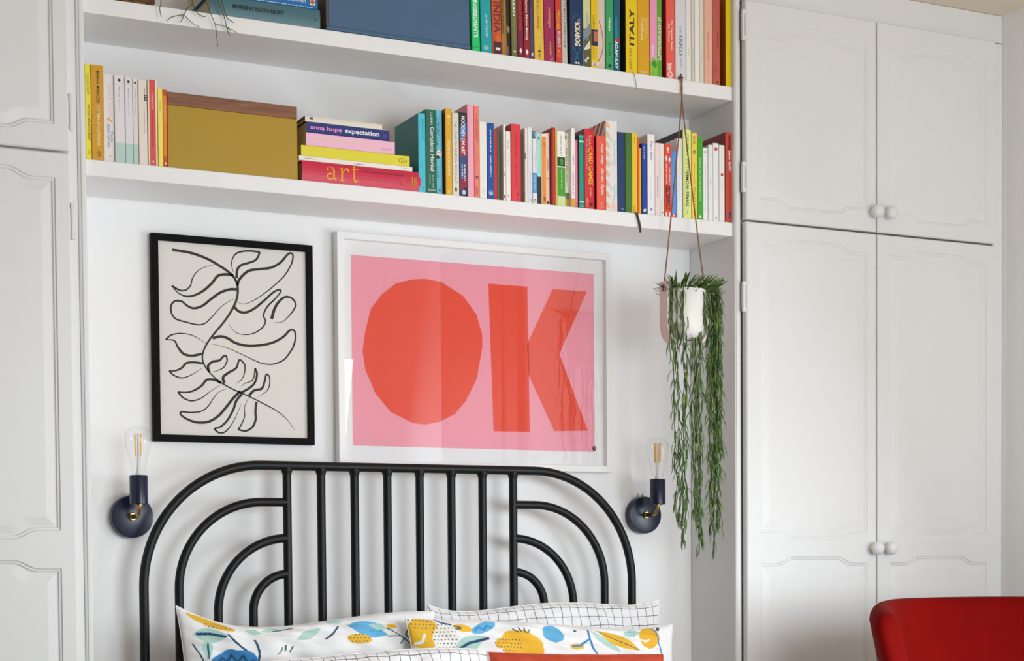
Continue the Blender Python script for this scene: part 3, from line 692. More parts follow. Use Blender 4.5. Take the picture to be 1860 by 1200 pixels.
B = [
 dict(x=(760.5,773.5), top=206, yb=345, c='#45B8C9', cc='#0B7276', hard=True, d=.155, m=[('S',.07,.32,.62,.16,'#1C6E86'),('S',.6,.86,.55,.12,'#2A8AA0'),('P',[(.5,.95),(.6,.93),(.7,.95)],'#17607A')], label='teal hardback with a pale cyan spine at the end of the flat stack'),
 dict(x=(774,794), top=199.5, yb=347, c='#17604A', hard=True, m=[('T',"CULPEPER'S",.03,.185,.5,.2,'#DDE8E0','d',0,.01),('T','Complete Herbal',.205,.735,.52,.44,'#F2F3EC','d',0,.012),('S',.78,.93,.62,.1,'#9CC0B0'),('S',.78,.9,.34,.1,'#9CC0B0'),('T','Quantum',.945,.975,.5,.7,'#DCE8E2','h')], label='dark green hardback with large white title'),
 dict(x=(794,804), top=201, yb=347, rec=.013, c='#64BDD2', m=[('T','Grandad',.08,.3,.5,.55,'#2A6A96','d',.3),('S',.31,.42,.35,.2,'#2C6C90'),('C',.475,.38,.14,K),('C',.475,.72,.14,K),('C',.505,.55,.38,W_,1.1),('C',.50,.42,.1,K),('C',.50,.68,.1,K),('C',.55,.4,.22,'#2A1C24'),('S',.66,.8,.4,.18,'#2C7C9C'),('P',[(.5,.95),(.6,.91),(.75,.95)],'#13364A')], label='sky blue paperback with a small panda on its spine'),
 dict(x=(810,822), top=197.5, yb=350, c='#D5A41E', cc='#7A3418', m=[('C',.09,.5,.28,'#EBCB6A'),('S',.12,.2,.5,.3,'#E8C45A'),('T','PRUNING & TRAINING',.365,.775,.48,.32,'#F4E9C6','d',0,.006),('S',.94,.975,.5,.4,'#EBCB6A')], label='golden yellow paperback with white title beside the pale grey one'),
 dict(x=(822.3,834.6), top=205, yb=352, c='#D6D0C4', m=[('T','THE LONDON GARDEN BOOK A-Z',.09,.845,.5,.36,'#6F7466'),('C',.925,.5,.16,'#4A5A38',2)], label='pale grey paperback with a thin grey upright title'),
 dict(x=(835,849), top=204.5, yb=353, c='#20242E', m=[('P',[(.05,.19),(.95,.10),(.95,.42),(.05,.5)],'#3C78B4'),('P',[(.03,.36),(.97,.24),(.97,.52),(.03,.58)],'#A32C44'),('R',.52,.82,.03,.97,'#2C4A86'),('P',[(.03,.80),(.97,.76),(.97,.88),(.03,.93)],'#8A2440'),('T','HOCKNEY ON ART',.04,.50,.5,.48,W_,'d',.1,.025),('S',.615,.81,.68,.2,'#E2DCE0'),('S',.615,.78,.36,.2,'#E2DCE0'),('C',.95,.55,.26,'#A9CFE6',1.1)], label='black, blue and red paperback with bold white title'),
 dict(x=(849.5,861.3), top=189.5, yb=355, c='#F0A2B8', cc='#D58A9C', hard=True, d=.19, label='tall plain pink hardback standing out above its neighbours'),
 dict(x=(861.8,871.3), top=192.5, yb=356, c='#F77C68', m=[('T','The',.09,.135,.5,.45,'#B8443C','d',.2),('T','ESCAPIST',.145,.39,.52,.5,'#A8322C','d',0,.01),('S',.48,.66,.5,.2,'#D86454'),('C',.775,.55,.27,'#2A1714'),('C',.775,.55,.13,'#F77C68'),('S',.88,.97,.5,.45,'#C8503F')], label='tall coral paperback against the plain pink hardback'),
 dict(x=(871.7,885), top=221.5, yb=357, c='#E4E1D9', m=[('S',.1,.28,.45,.1,'#C9C5BC'),('S',.45,.78,.5,.1,'#CFCBC2'),('S',.88,.93,.5,.3,'#B9C0BE')], label='plain off white paperback beside the royal blue one'),
 dict(x=(885.5,898.5), top=223.5, yb=359, c='#174A96', m=[('S',.09,.36,.5,.17,'#DDE4F2'),('S',.43,.70,.5,.17,'#C4D2EA'),('C',.915,.5,.3,'#C4D6EE'),('C',.915,.5,.24,'#174A96'),('S',.885,.945,.5,.3,'#C4D6EE')], label='royal blue paperback with spaced white lettering and a round badge'),
 dict(x=(899.3,904.2), top=236.5, yb=360, rec=.016, c='#C23324', label='very thin red book just past the royal blue paperback'),
 dict(x=(904.6,909), top=238, yb=361, rec=.018, c='#5E7E6C', m=[('R',.97,1,0,1,'#C09020')], label='very thin grey green book between the thin red and the ivory ones'),
 dict(x=(911.5,919.3), top=225.5, yb=362, c='#E7E3D9', cc='#CFC0AE', m=[('S',.15,.55,.5,.16,'#BEB9AE'),('S',.63,.68,.4,.5,'#8A867C'),('R',.93,.965,.25,.75,'#1E1E20')], label='ivory paperback with a small black square at its foot'),
 dict(x=(919.6,928.2), top=238.5, yb=363, c='#E9E5DC', m=[('T','VALUE',.13,.25,.5,.3,'#8E8A80','d',.2),('S',.3,.48,.5,.12,'#C4C0B6'),('S',.92,.94,.5,.35,'#8A8A88')], label='shorter ivory paperback leaning on the big red hardback'),
 dict(x=(929,946.3), top=225.5, yb=364, c='#D6363E', cc='#A81E22', hard=True, d=.145, m=[('S',.12,.44,.5,.13,'#A8242C'),('S',.52,.8,.5,.12,'#A8242C'),('P',[(.6,.91),(.7,.885),(.74,.91),(.66,.925)],'#5A1014')], label='thick scarlet hardback with dark red stamped title'),
 dict(x=(946.6,949.4), top=245, yb=365, rec=.014, c='#5A5650', label='dark sliver of a booklet behind the cream spine with black block'),  # thin filler, its dark colour stands for the shaded gap between books
 dict(x=(950,959), top=232, yb=366, c='#E2E1D6', m=[('R',.335,.412,-.03,.5,'#1A1A20'),('R',.349,.366,.1,.38,'#E2E1D6'),('R',.38,.397,.1,.38,'#E2E1D6'),('S',.25,.33,.5,.12,'#9A978E'),('S',.78,.92,.45,.18,'#BDD0B8')], label='cream paperback with a black block holding two pale squares'),
 dict(x=(959.4,967), top=231.5, yb=367, c='#DDE2E0', m=[('R',.25,1,0,1,'#E0DEE4'),('S',.6,.88,.55,.1,'#7A7A80'),('C',.955,.55,.24,'#4A4A50'),('C',.955,.55,.14,'#E0DEE4')], label='white paperback with fine grey print and ring at foot'),
 dict(x=(968,975.8), top=237.5, yb=368, c='#DFDDE4', m=[('R',0,.11,-.02,.72,'#2A4A62'),('P',[(.1,.02),(.9,.0),(.8,.05),(.4,.1)],'#7A9CB0'),('R',.58,.855,-.02,1.03,'#3E94CC'),('S',.61,.83,.5,.45,'#8CC2E4'),('S',.32,.55,.55,.1,'#9A9AA2'),('C',.955,.5,.26,K),('C',.955,.5,.14,'#DFDDE4')], label='white paperback with a bright blue block low on the spine'),
 dict(x=(976,983.3), top=241.5, yb=369, c='#9ED9CC', m=[('C',.075,.4,.26,'#1E8A5A'),('R',.615,1.0,-.02,1.03,'#24221E'),('S',.36,.55,.5,.12,'#6CB4A4'),('S',.63,.8,.55,.2,'#4A4640')], label='mint green paperback with a black lower part'),
 dict(x=(984,994.2), top=243, yb=370, c='#EAD9C4', m=[('R',.04,1,.08,.86,'#EC8A20'),('S',.13,.16,.5,.25,'#9A4A10'),('S',.3,.75,.5,.12,'#F4AE5C'),('S',.89,.95,.55,.4,'#6A2C0C')], label='bright orange paperback with a cream rim'),
 dict(x=(994.5,999), top=242, yb=371, rec=.012, c='#E6CFC9', m=[('T','A brief Story',.34,.52,.5,.5,'#4A3A3A','d',.2,.01),('S',.62,.64,.5,.4,'#B43A3A'),('C',.95,.5,.3,'#4A3A3A')], label='thin blush pink book between orange and crimson ones'),
 dict(x=(1003.5,1009), top=231.5, yb=372, c='#B42630', cc='#9A1E24', hard=True, d=.15, m=[('S',.05,.95,.6,.18,'#E2A24A')], label='crimson hardback with fine gold stamping on its spine'),
 dict(x=(1009.3,1012), top=232.5, yb=372, c='#E2C22A', label='sliver of a bright yellow book between crimson hardback and white-and-green one'),
 dict(x=(1012.4,1027.3), top=238.5, yb=373, c='#E6E4DC', m=[('T','ORIANA FALLACI',.045,.325,.5,.2,'#4A4A44'),('R',.345,.465,0,1,'#17401C'),('P',[(.3,.37),(.55,.355),(.8,.39),(.75,.44),(.45,.455),(.35,.42)],'#3E8A34'),('R',.48,.865,0,1,'#46992F'),('S',.51,.77,.55,.12,'#C4E0B0'),('R',.865,1,0,1,'#C6DCA2')], label='white paperback with a large green block and dark green picture'),
 dict(x=(1028,1034), top=241.5, yb=374, rec=.012, c='#CFCBB6', m=[('S',.02,.08,.4,.5,'#3A3628'),('S',.2,.7,.6,.25,'#8A8468'),('R',.80,.885,0,1,'#6A6446'),('R',.885,.99,0,1,'#C2962A')], label='grey green paperback sunk between the white spines, ochre at its foot'),
 dict(x=(1034.4,1045), top=232.5, yb=375, c='#EBEBEE', cc='#D8D4CC', hard=False, m=[('R',.885,1.0,-.02,1.03,'#D3A530'),('T','VITA SEGRETA',.545,.845,.5,.42,'#4A4A4E','u',.1),('T','ALBERI',.345,.475,.55,.4,'#77777C','u',.1),('S',.49,.53,.5,.1,'#88888C')], label='tall white paperback with an ochre band round its foot'),
 dict(x=(1045.3,1050.3), top=254, yb=376, rec=.006, c='#DE7088', m=[('S',.05,.9,.5,.2,'#EFA9B8')], label='thin rose pink book beside the tall white paperback'),
 dict(x=(1052,1061), top=244.5, yb=377, c='#0F8A78', cc='#123C34', hard=True, d=.12, m=[('R',.085,.105,-.02,1.03,'#BCE4D8'),('R',.02,.035,-.02,1.03,'#6CC4B0'),('R',.905,.925,-.02,1.03,'#BCE4D8'),('R',.965,.98,-.02,1.03,'#6CC4B0'),('S',.2,.8,.5,.12,'#3EAE98')], label='emerald green hardback with pale bands at head and foot'),
 dict(x=(1062,1079.5), top=234.5, yb=378, rec=.0, c='#C4242C', cc='#8A1A20', hard=True, d=.15, m=[('T','The Book of',.07,.225,.55,.3,'#E8B89A','d',.2),('T','CARD GAMES',.23,.70,.6,.46,'#EBB82A','d',.08,.02),('S',.13,.5,.22,.12,'#E0908A'),('S',.74,.85,.6,.13,'#E8B89A'),('T','HAMLYN',.87,.97,.25,.16,'#F0C4B8'),('C',.945,.65,.16,'#4A1014')], label='red hardback with slanted golden yellow title'),
 dict(x=(1084,1100.2), top=247, yb=381, rec=.0, c='#E4523F', cc='#A81C1E', hard=True, d=.15, m=[('T','Four Fifty',.10,.385,.56,.36,'#F6E6DC','d',.25,.02),('T','Garden Styles',.435,.80,.58,.4,'#F6E6DC','d',.25,.015),('S',.9,.98,.5,.14,'#F0A898')], label='coral red hardback with white script title'),
 dict(x=(1101,1121.8), top=219.5, yb=383, c='#D9D8D6', cc='#DDD3C6', hard=False, d=.17, m=[*[('P',[(.0,z),(.0,z+.05),(.3,z+.085),(.36,z+.05),(.2,z+.01)],'#F3B48E') for z in (.01,.12,.23,.33,.44,.55,.66,.78,.9)],*[('P',[(.3,z),(.62,z+.05),(.5,z+.08),(.26,z+.04)],'#CDD6D8') for z in (.16,.42,.7)],('S',.22,.5,.76,.12,'#8ED0B0'),('S',.7,.88,.72,.1,'#8ED0B0'),('S',.7,.84,.9,.08,'#8ED0B0'),('P',[(.55,.88),(.95,.93),(.9,.99),(.5,.97)],'#F0C6BC')], post=stripes, label='tall pale book patterned with peach and grey brush strokes'),
 dict(x=(1122.2,1136), top=240, yb=386, c='#15345F', m=[('S',.955,.97,.65,.4,'#8CA4C4')], label='dark navy cloth book beside the moss green one'),
 dict(x=(1136.3,1147.8), top=241, yb=387, c='#44701F', m=[('S',.06,.12,.5,.14,'#2E5012'),('S',.95,.97,.4,.3,'#2E5012')], label='moss green cloth book between navy and yellow'),
 dict(x=(1148.2,1158.3), top=242, yb=388, c='#DDBA2E', m=[('S',.06,.12,.5,.14,'#9A7E14'),('S',.91,.965,.5,.4,'#A98A1C')], post=ribbon, label='yellow cloth book with a black bookmark ribbon hanging over the shelf edge'),
 dict(x=(1158.6,1162), top=249.5, yb=389, c='#D8581E', label='thin burnt orange book against the yellow cloth one'),
 dict(x=(1162.3,1165.3), top=268.5, yb=390, rec=.003, c='#E2AC22', label='short thin amber book between burnt orange and cobalt ones'),
 dict(x=(1165.6,1175.2), top=260.5, yb=390, c='#0F3F9C', m=[('T','How to Read',.04,.215,.5,.28,'#D6E0F4'),('C',.945,.5,.26,W_),('C',.93,.72,.14,W_)], label='cobalt blue book with small white title'),
 dict(x=(1176.6,1190), top=244, yb=391, c='#E4E3E7', cc='#CFC4B8', hard=False, d=.15, m=[('T','Plant Style',.085,.32,.5,.42,'#56565E'),('S',.52,.82,.45,.08,'#C2C4D0'),('C',.93,.5,.16,'#7C86B8')], label='white book with a grey typewriter style title'),
 dict(x=(1190.3,1199), top=259.5, yb=392, c='#EBD0D0', m=[('S',.46,.74,.55,.2,'#6A5A60'),('S',.95,.97,.5,.1,'#B09A9C')], label='pale blush paperback next to a greyish white one'),
 dict(x=(1199.3,1206.5), top=260.5, yb=393, c='#DCE1DA', m=[('S',.3,.75,.5,.1,'#A9BDB2'),('S',.75,.9,.5,.1,'#7A7A7A'),('C',.95,.5,.22,'#8A8A8A')], label='greyish white paperback beside the bright red-orange one'),
 dict(x=(1207,1220.2), top=262, yb=394, c='#DF4733', m=[('P',[(.46,.04),(.56,.04),(.56,.12),(.46,.12)],W_),('P',[(.5,.03),(.72,.075),(.3,.075)],W_),('P',[(.26,.15),(.45,.21),(.08,.21)],W_),('P',[(.72,.16),(.92,.22),(.55,.22)],W_),('R',.2,.24,.2,.34,W_),('R',.2,.25,.66,.8,W_),('S',.27,.55,.32,.22,'#F2C8BC'),('S',.32,.55,.72,.22,'#F2C8BC'),('T','CONNECTED',.565,.905,.5,.6,'#241514','u',0,.02),('R',.94,.99,.12,.36,'#F2DCD0'),('R',.94,.99,.6,.84,'#F2DCD0')], label='red-orange paperback with white arrows and heavy black title'),
 dict(x=(1221.5,1229), top=274.5, yb=395, rec=.004, c='#5490D2', m=[('R',.945,.99,.1,.9,'#C83A42'),('R',.955,.98,.35,.65,W_),('S',.3,.7,.5,.12,'#7FB0E2')], label='short sky blue book crossed by the leather cord'),
 dict(x=(1230,1240), top=251.5, yb=396, rec=.002, c='#E3E2E8', m=[('S',.3,.8,.5,.08,'#C6C6D0')], label='plain white paperback against the tall lime hardback'),
 dict(x=(1240.3,1255.7), top=235.5, yb=397, c='#D3E28C', cc='#1E1C1E', hard=True, d=.16, m=[('T','THREE WOMEN',.455,.865,.5,.36,'#23261A','u',0,.012),('T','LISA TADDEO',.05,.43,.52,.34,'#8E9C58','u',0),('C',.93,.5,.07,'#5A6430')], label='lime hardback with black title and black boards'),
 dict(x=(1256.3,1267), top=241, yb=398, c='#E9C64A', cc='#6A5210', m=[('S',.04,.13,.5,.5,'#B89428'),('C',.225,.5,.26,'#3A2C08'),('C',.225,.5,.15,'#E9C64A'),('T','BALLERINE',.62,.96,.55,.35,'#B48A1E','u'),('S',.35,.58,.5,.14,'#C8A234')], label='butter yellow paperback with a black ring on its spine'),
 dict(x=(1267.3,1277), top=250.5, yb=399, c='#3E9E2E', m=[('S',.24,.76,.5,.18,'#BEE2A8'),('P',[(.25,.97),(.5,.935),(.75,.97)],'#E4F2DC')], label='grass green paperback with pale upright lettering'),
 dict(x=(1277.3,1286), top=268.5, yb=400, c='#E6E7EA', m=[('T','H',.04,.075,.5,.4,'#4A4A50','h'),('S',.2,.85,.5,.1,'#ABB0C4')], label='white paperback standing against the grass green one'),
 dict(x=(1287,1295.3), top=263.5, yb=401, c='#DEE2DE', m=[('S',.06,.15,.5,.1,'#B4BAB8'),('S',.44,.52,.5,.25,'#A6ACC4')], label='plain greyish white paperback beside the spine with red disc'),
 dict(x=(1295.8,1306), top=260, yb=402, c='#E2E3E8', m=[('C',.075,.5,.3,'#DC4A4E'),('S',.27,.72,.5,.1,'#AEB4CC'),('C',.955,.5,.17,'#6A6A70'),('C',.955,.5,.1,'#E2E3E8')], label='white paperback with a red disc near its head'),
 dict(x=(1306.8,1316.8), top=263.5, yb=403, c='#E2DFD9', m=[('P',[(.3,.365),(.5,.375),(.7,.36),(.66,.385),(.72,.4),(.5,.395),(.28,.405),(.36,.385)],'#B8283C'),('S',.47,.58,.5,.12,'#B4B0AA')], label='white paperback with a small crimson mark beside the red hardback'),
 dict(x=(1318,1330), top=240.5, yb=404, c='#B73A28', cc='#7E1A16', hard=True, d=.19, m=[('T','market',.04,.195,.6,.36,'#2A1412','d',0,.03),('T','news 16/17',.205,.43,.6,.36,'#F2E6DE','d',0,.03),('P',[(.45,.875),(.75,.88),(.72,.9),(.62,.9),(.62,.945),(.5,.945),(.5,.9)],'#2A3A8C'),('C',.945,.58,.12,'#2A3A8C')], label='brick red hardback at the plant end with black and white title'),
]
row(B, ZL, True, GL, -.219)

# --- flat stack on the lower shelf
GF = 'books lying in the flat stack'
def lying(x0, y0, x1, y1, w, zb, Y, d, c, label, marks=(), cc=None, hard=False, group=GF):
    """book lying with its spine to the room; (x0,y0)-(x1,y1) measured ends of the spine"""
    a = at(x0, y0, Y).x; b = at(x1, y1, Y).x
    r = thing('book', (b, Y, zb+w/2), label, 'book', group, (0, -PI/2, 0))
    make_book(r, w-.0003, b-a, d, c, marks, cc, hard); return zb+w
YS = -.217
z = ZL
def art_letters():
    """fat-and-thin serif word on the spine as overlapping shapes, (along, up) units"""
    o = '#E8A01E'; out = []
    def ell(cx, cy, rx, ry): return [(cx+rx*math.cos(a*PI/10), cy+ry*math.sin(a*PI/10)) for a in range(20)]
    return o
AR_ = '#E59A1C'
def P2(pts): return ('P', [(y, x) for x, y in pts], AR_)   # (along fraction from the head, across fraction)
def ring(cx, cy, rx, ry, t0, t1, w0, w1, n=14):
    """arc band between two angles, thick w0 -> thin w1, split in quads"""
    q = []
    for i in range(n):
        a = t0+(t1-t0)*i/n; b = t0+(t1-t0)*(i+1)/n
        wa = w0+(w1-w0)*i/n; wb = w0+(w1-w0)*(i+1)/n
        q.append([(cx+rx*math.cos(a), cy+ry*math.sin(a)), (cx+rx*math.cos(b), cy+ry*math.sin(b)),
                  (cx+rx*math.cos(b)*(1-wb), cy+ry*math.sin(b)*(1-wb)), (cx+rx*math.cos(a)*(1-wa), cy+ry*math.sin(a)*(1-wa))])
    return q
artm = []
# a
for q in ring(.232, .66, .034, .17, PI*.95, 0, .12, .38, 8): artm.append(P2(q))
artm.append(P2([(.253, .70), (.267, .70), (.267, .28), (.253, .22)]))
for q in ring(.231, .34, .032, .175, PI*.3, PI*2.2, .45, .3, 14): artm.append(P2(q))
artm.append(P2([(.253, .28), (.267, .30), (.285, .22), (.28, .17), (.262, .18)]))
artm.append(P2([(.199, .66), (.205, .60), (.214, .60), (.218, .68), (.210, .74), (.203, .74)]))
# r
artm.append(P2([(.318, .80), (.334, .84), (.334, .2), (.318, .2)])); artm.append(P2([(.304, .80), (.320, .80), (.320, .755), (.304, .77)])); artm.append(P2([(.304, .2), (.352, .2), (.352, .16), (.304, .16)]))
artm.append(P2([(.334, .62), (.352, .80), (.372, .84), (.388, .78), (.390, .67), (.380, .61), (.370, .66), (.366, .76), (.350, .72), (.334, .52)]))
# t
artm.append(P2([(.420, .98), (.434, 1.0), (.434, .30), (.420, .26)])); artm.append(P2([(.402, .82), (.466, .82), (.466, .775), (.402, .775)]))
artm.append(P2([(.420, .28), (.434, .32), (.446, .215), (.462, .25), (.466, .22), (.448, .145), (.43, .15)]))
z = lying(548, 310, 764, 330, .0505, z, YS, .185, '#C42241', 'thick crimson hardback at the bottom of the flat stack, one word in gold', artm+[('S',.5,.85,.75,.09,'#8E2238'),('S',.82,.85,.45,.4,'#D8525C'),('S',.915,.95,.5,.55,'#D88A3A')], '#B81E3A', True)
z = lying(543, 290, 749, 308, .0118, z, YS-.001, .17, '#E2DED8', 'thin white paperback lying on the thick crimson book', [('S',.05,.16,.5,.2,'#9A968E'),('S',.48,.57,.4,.25,'#8A867E'),('S',.92,.97,.5,.2,'#B4B0A8')])
z = lying(547, 275, 744, 292, .0265, z, YS, .15, '#D7CB2C', 'lemon yellow paperback in the flat stack with a small dark emblem', [('L',[(.3,.91),(.55,.9),(.7,.915),(.5,.93),(.3,.92),(.4,.95),(.65,.945),(.7,.925)],.0012,'#4A4410'),('S',.965,.978,.5,.3,'#8A8418')])
z = lying(556, 250, 717, 266, .032, z, YS, .13, '#F0B2C6', 'soft pink paperback in the flat stack under the navy one', [('S',.08,.72,.6,.12,'#EBC79E'),('T','novels',.85,.965,.35,.2,'#B87A92','d',.3)], '#E6A6BA')
z = lying(557, 228, 707.5, 246, .0262, z, YS-.0005, .13, '#13236E', 'navy paperback in the flat stack with pink and white lettering', [('T','anna hope',.045,.42,.46,.52,'#EE92C8','d',0,.02),('T','expectation',.455,.875,.46,.56,'#F4F2F6','d',0,.02),('S',.92,.96,.45,.35,'#5A3E9A')])
z = lying(554, 212, 694, 228, .0145, z, YS+.002, .13, '#D9D0C0', 'cream hardback on top of the flat stack', [('T','M',.065,.095,.62,.5,'#1F1A16','d',0,.03)], '#4A3A30', True)

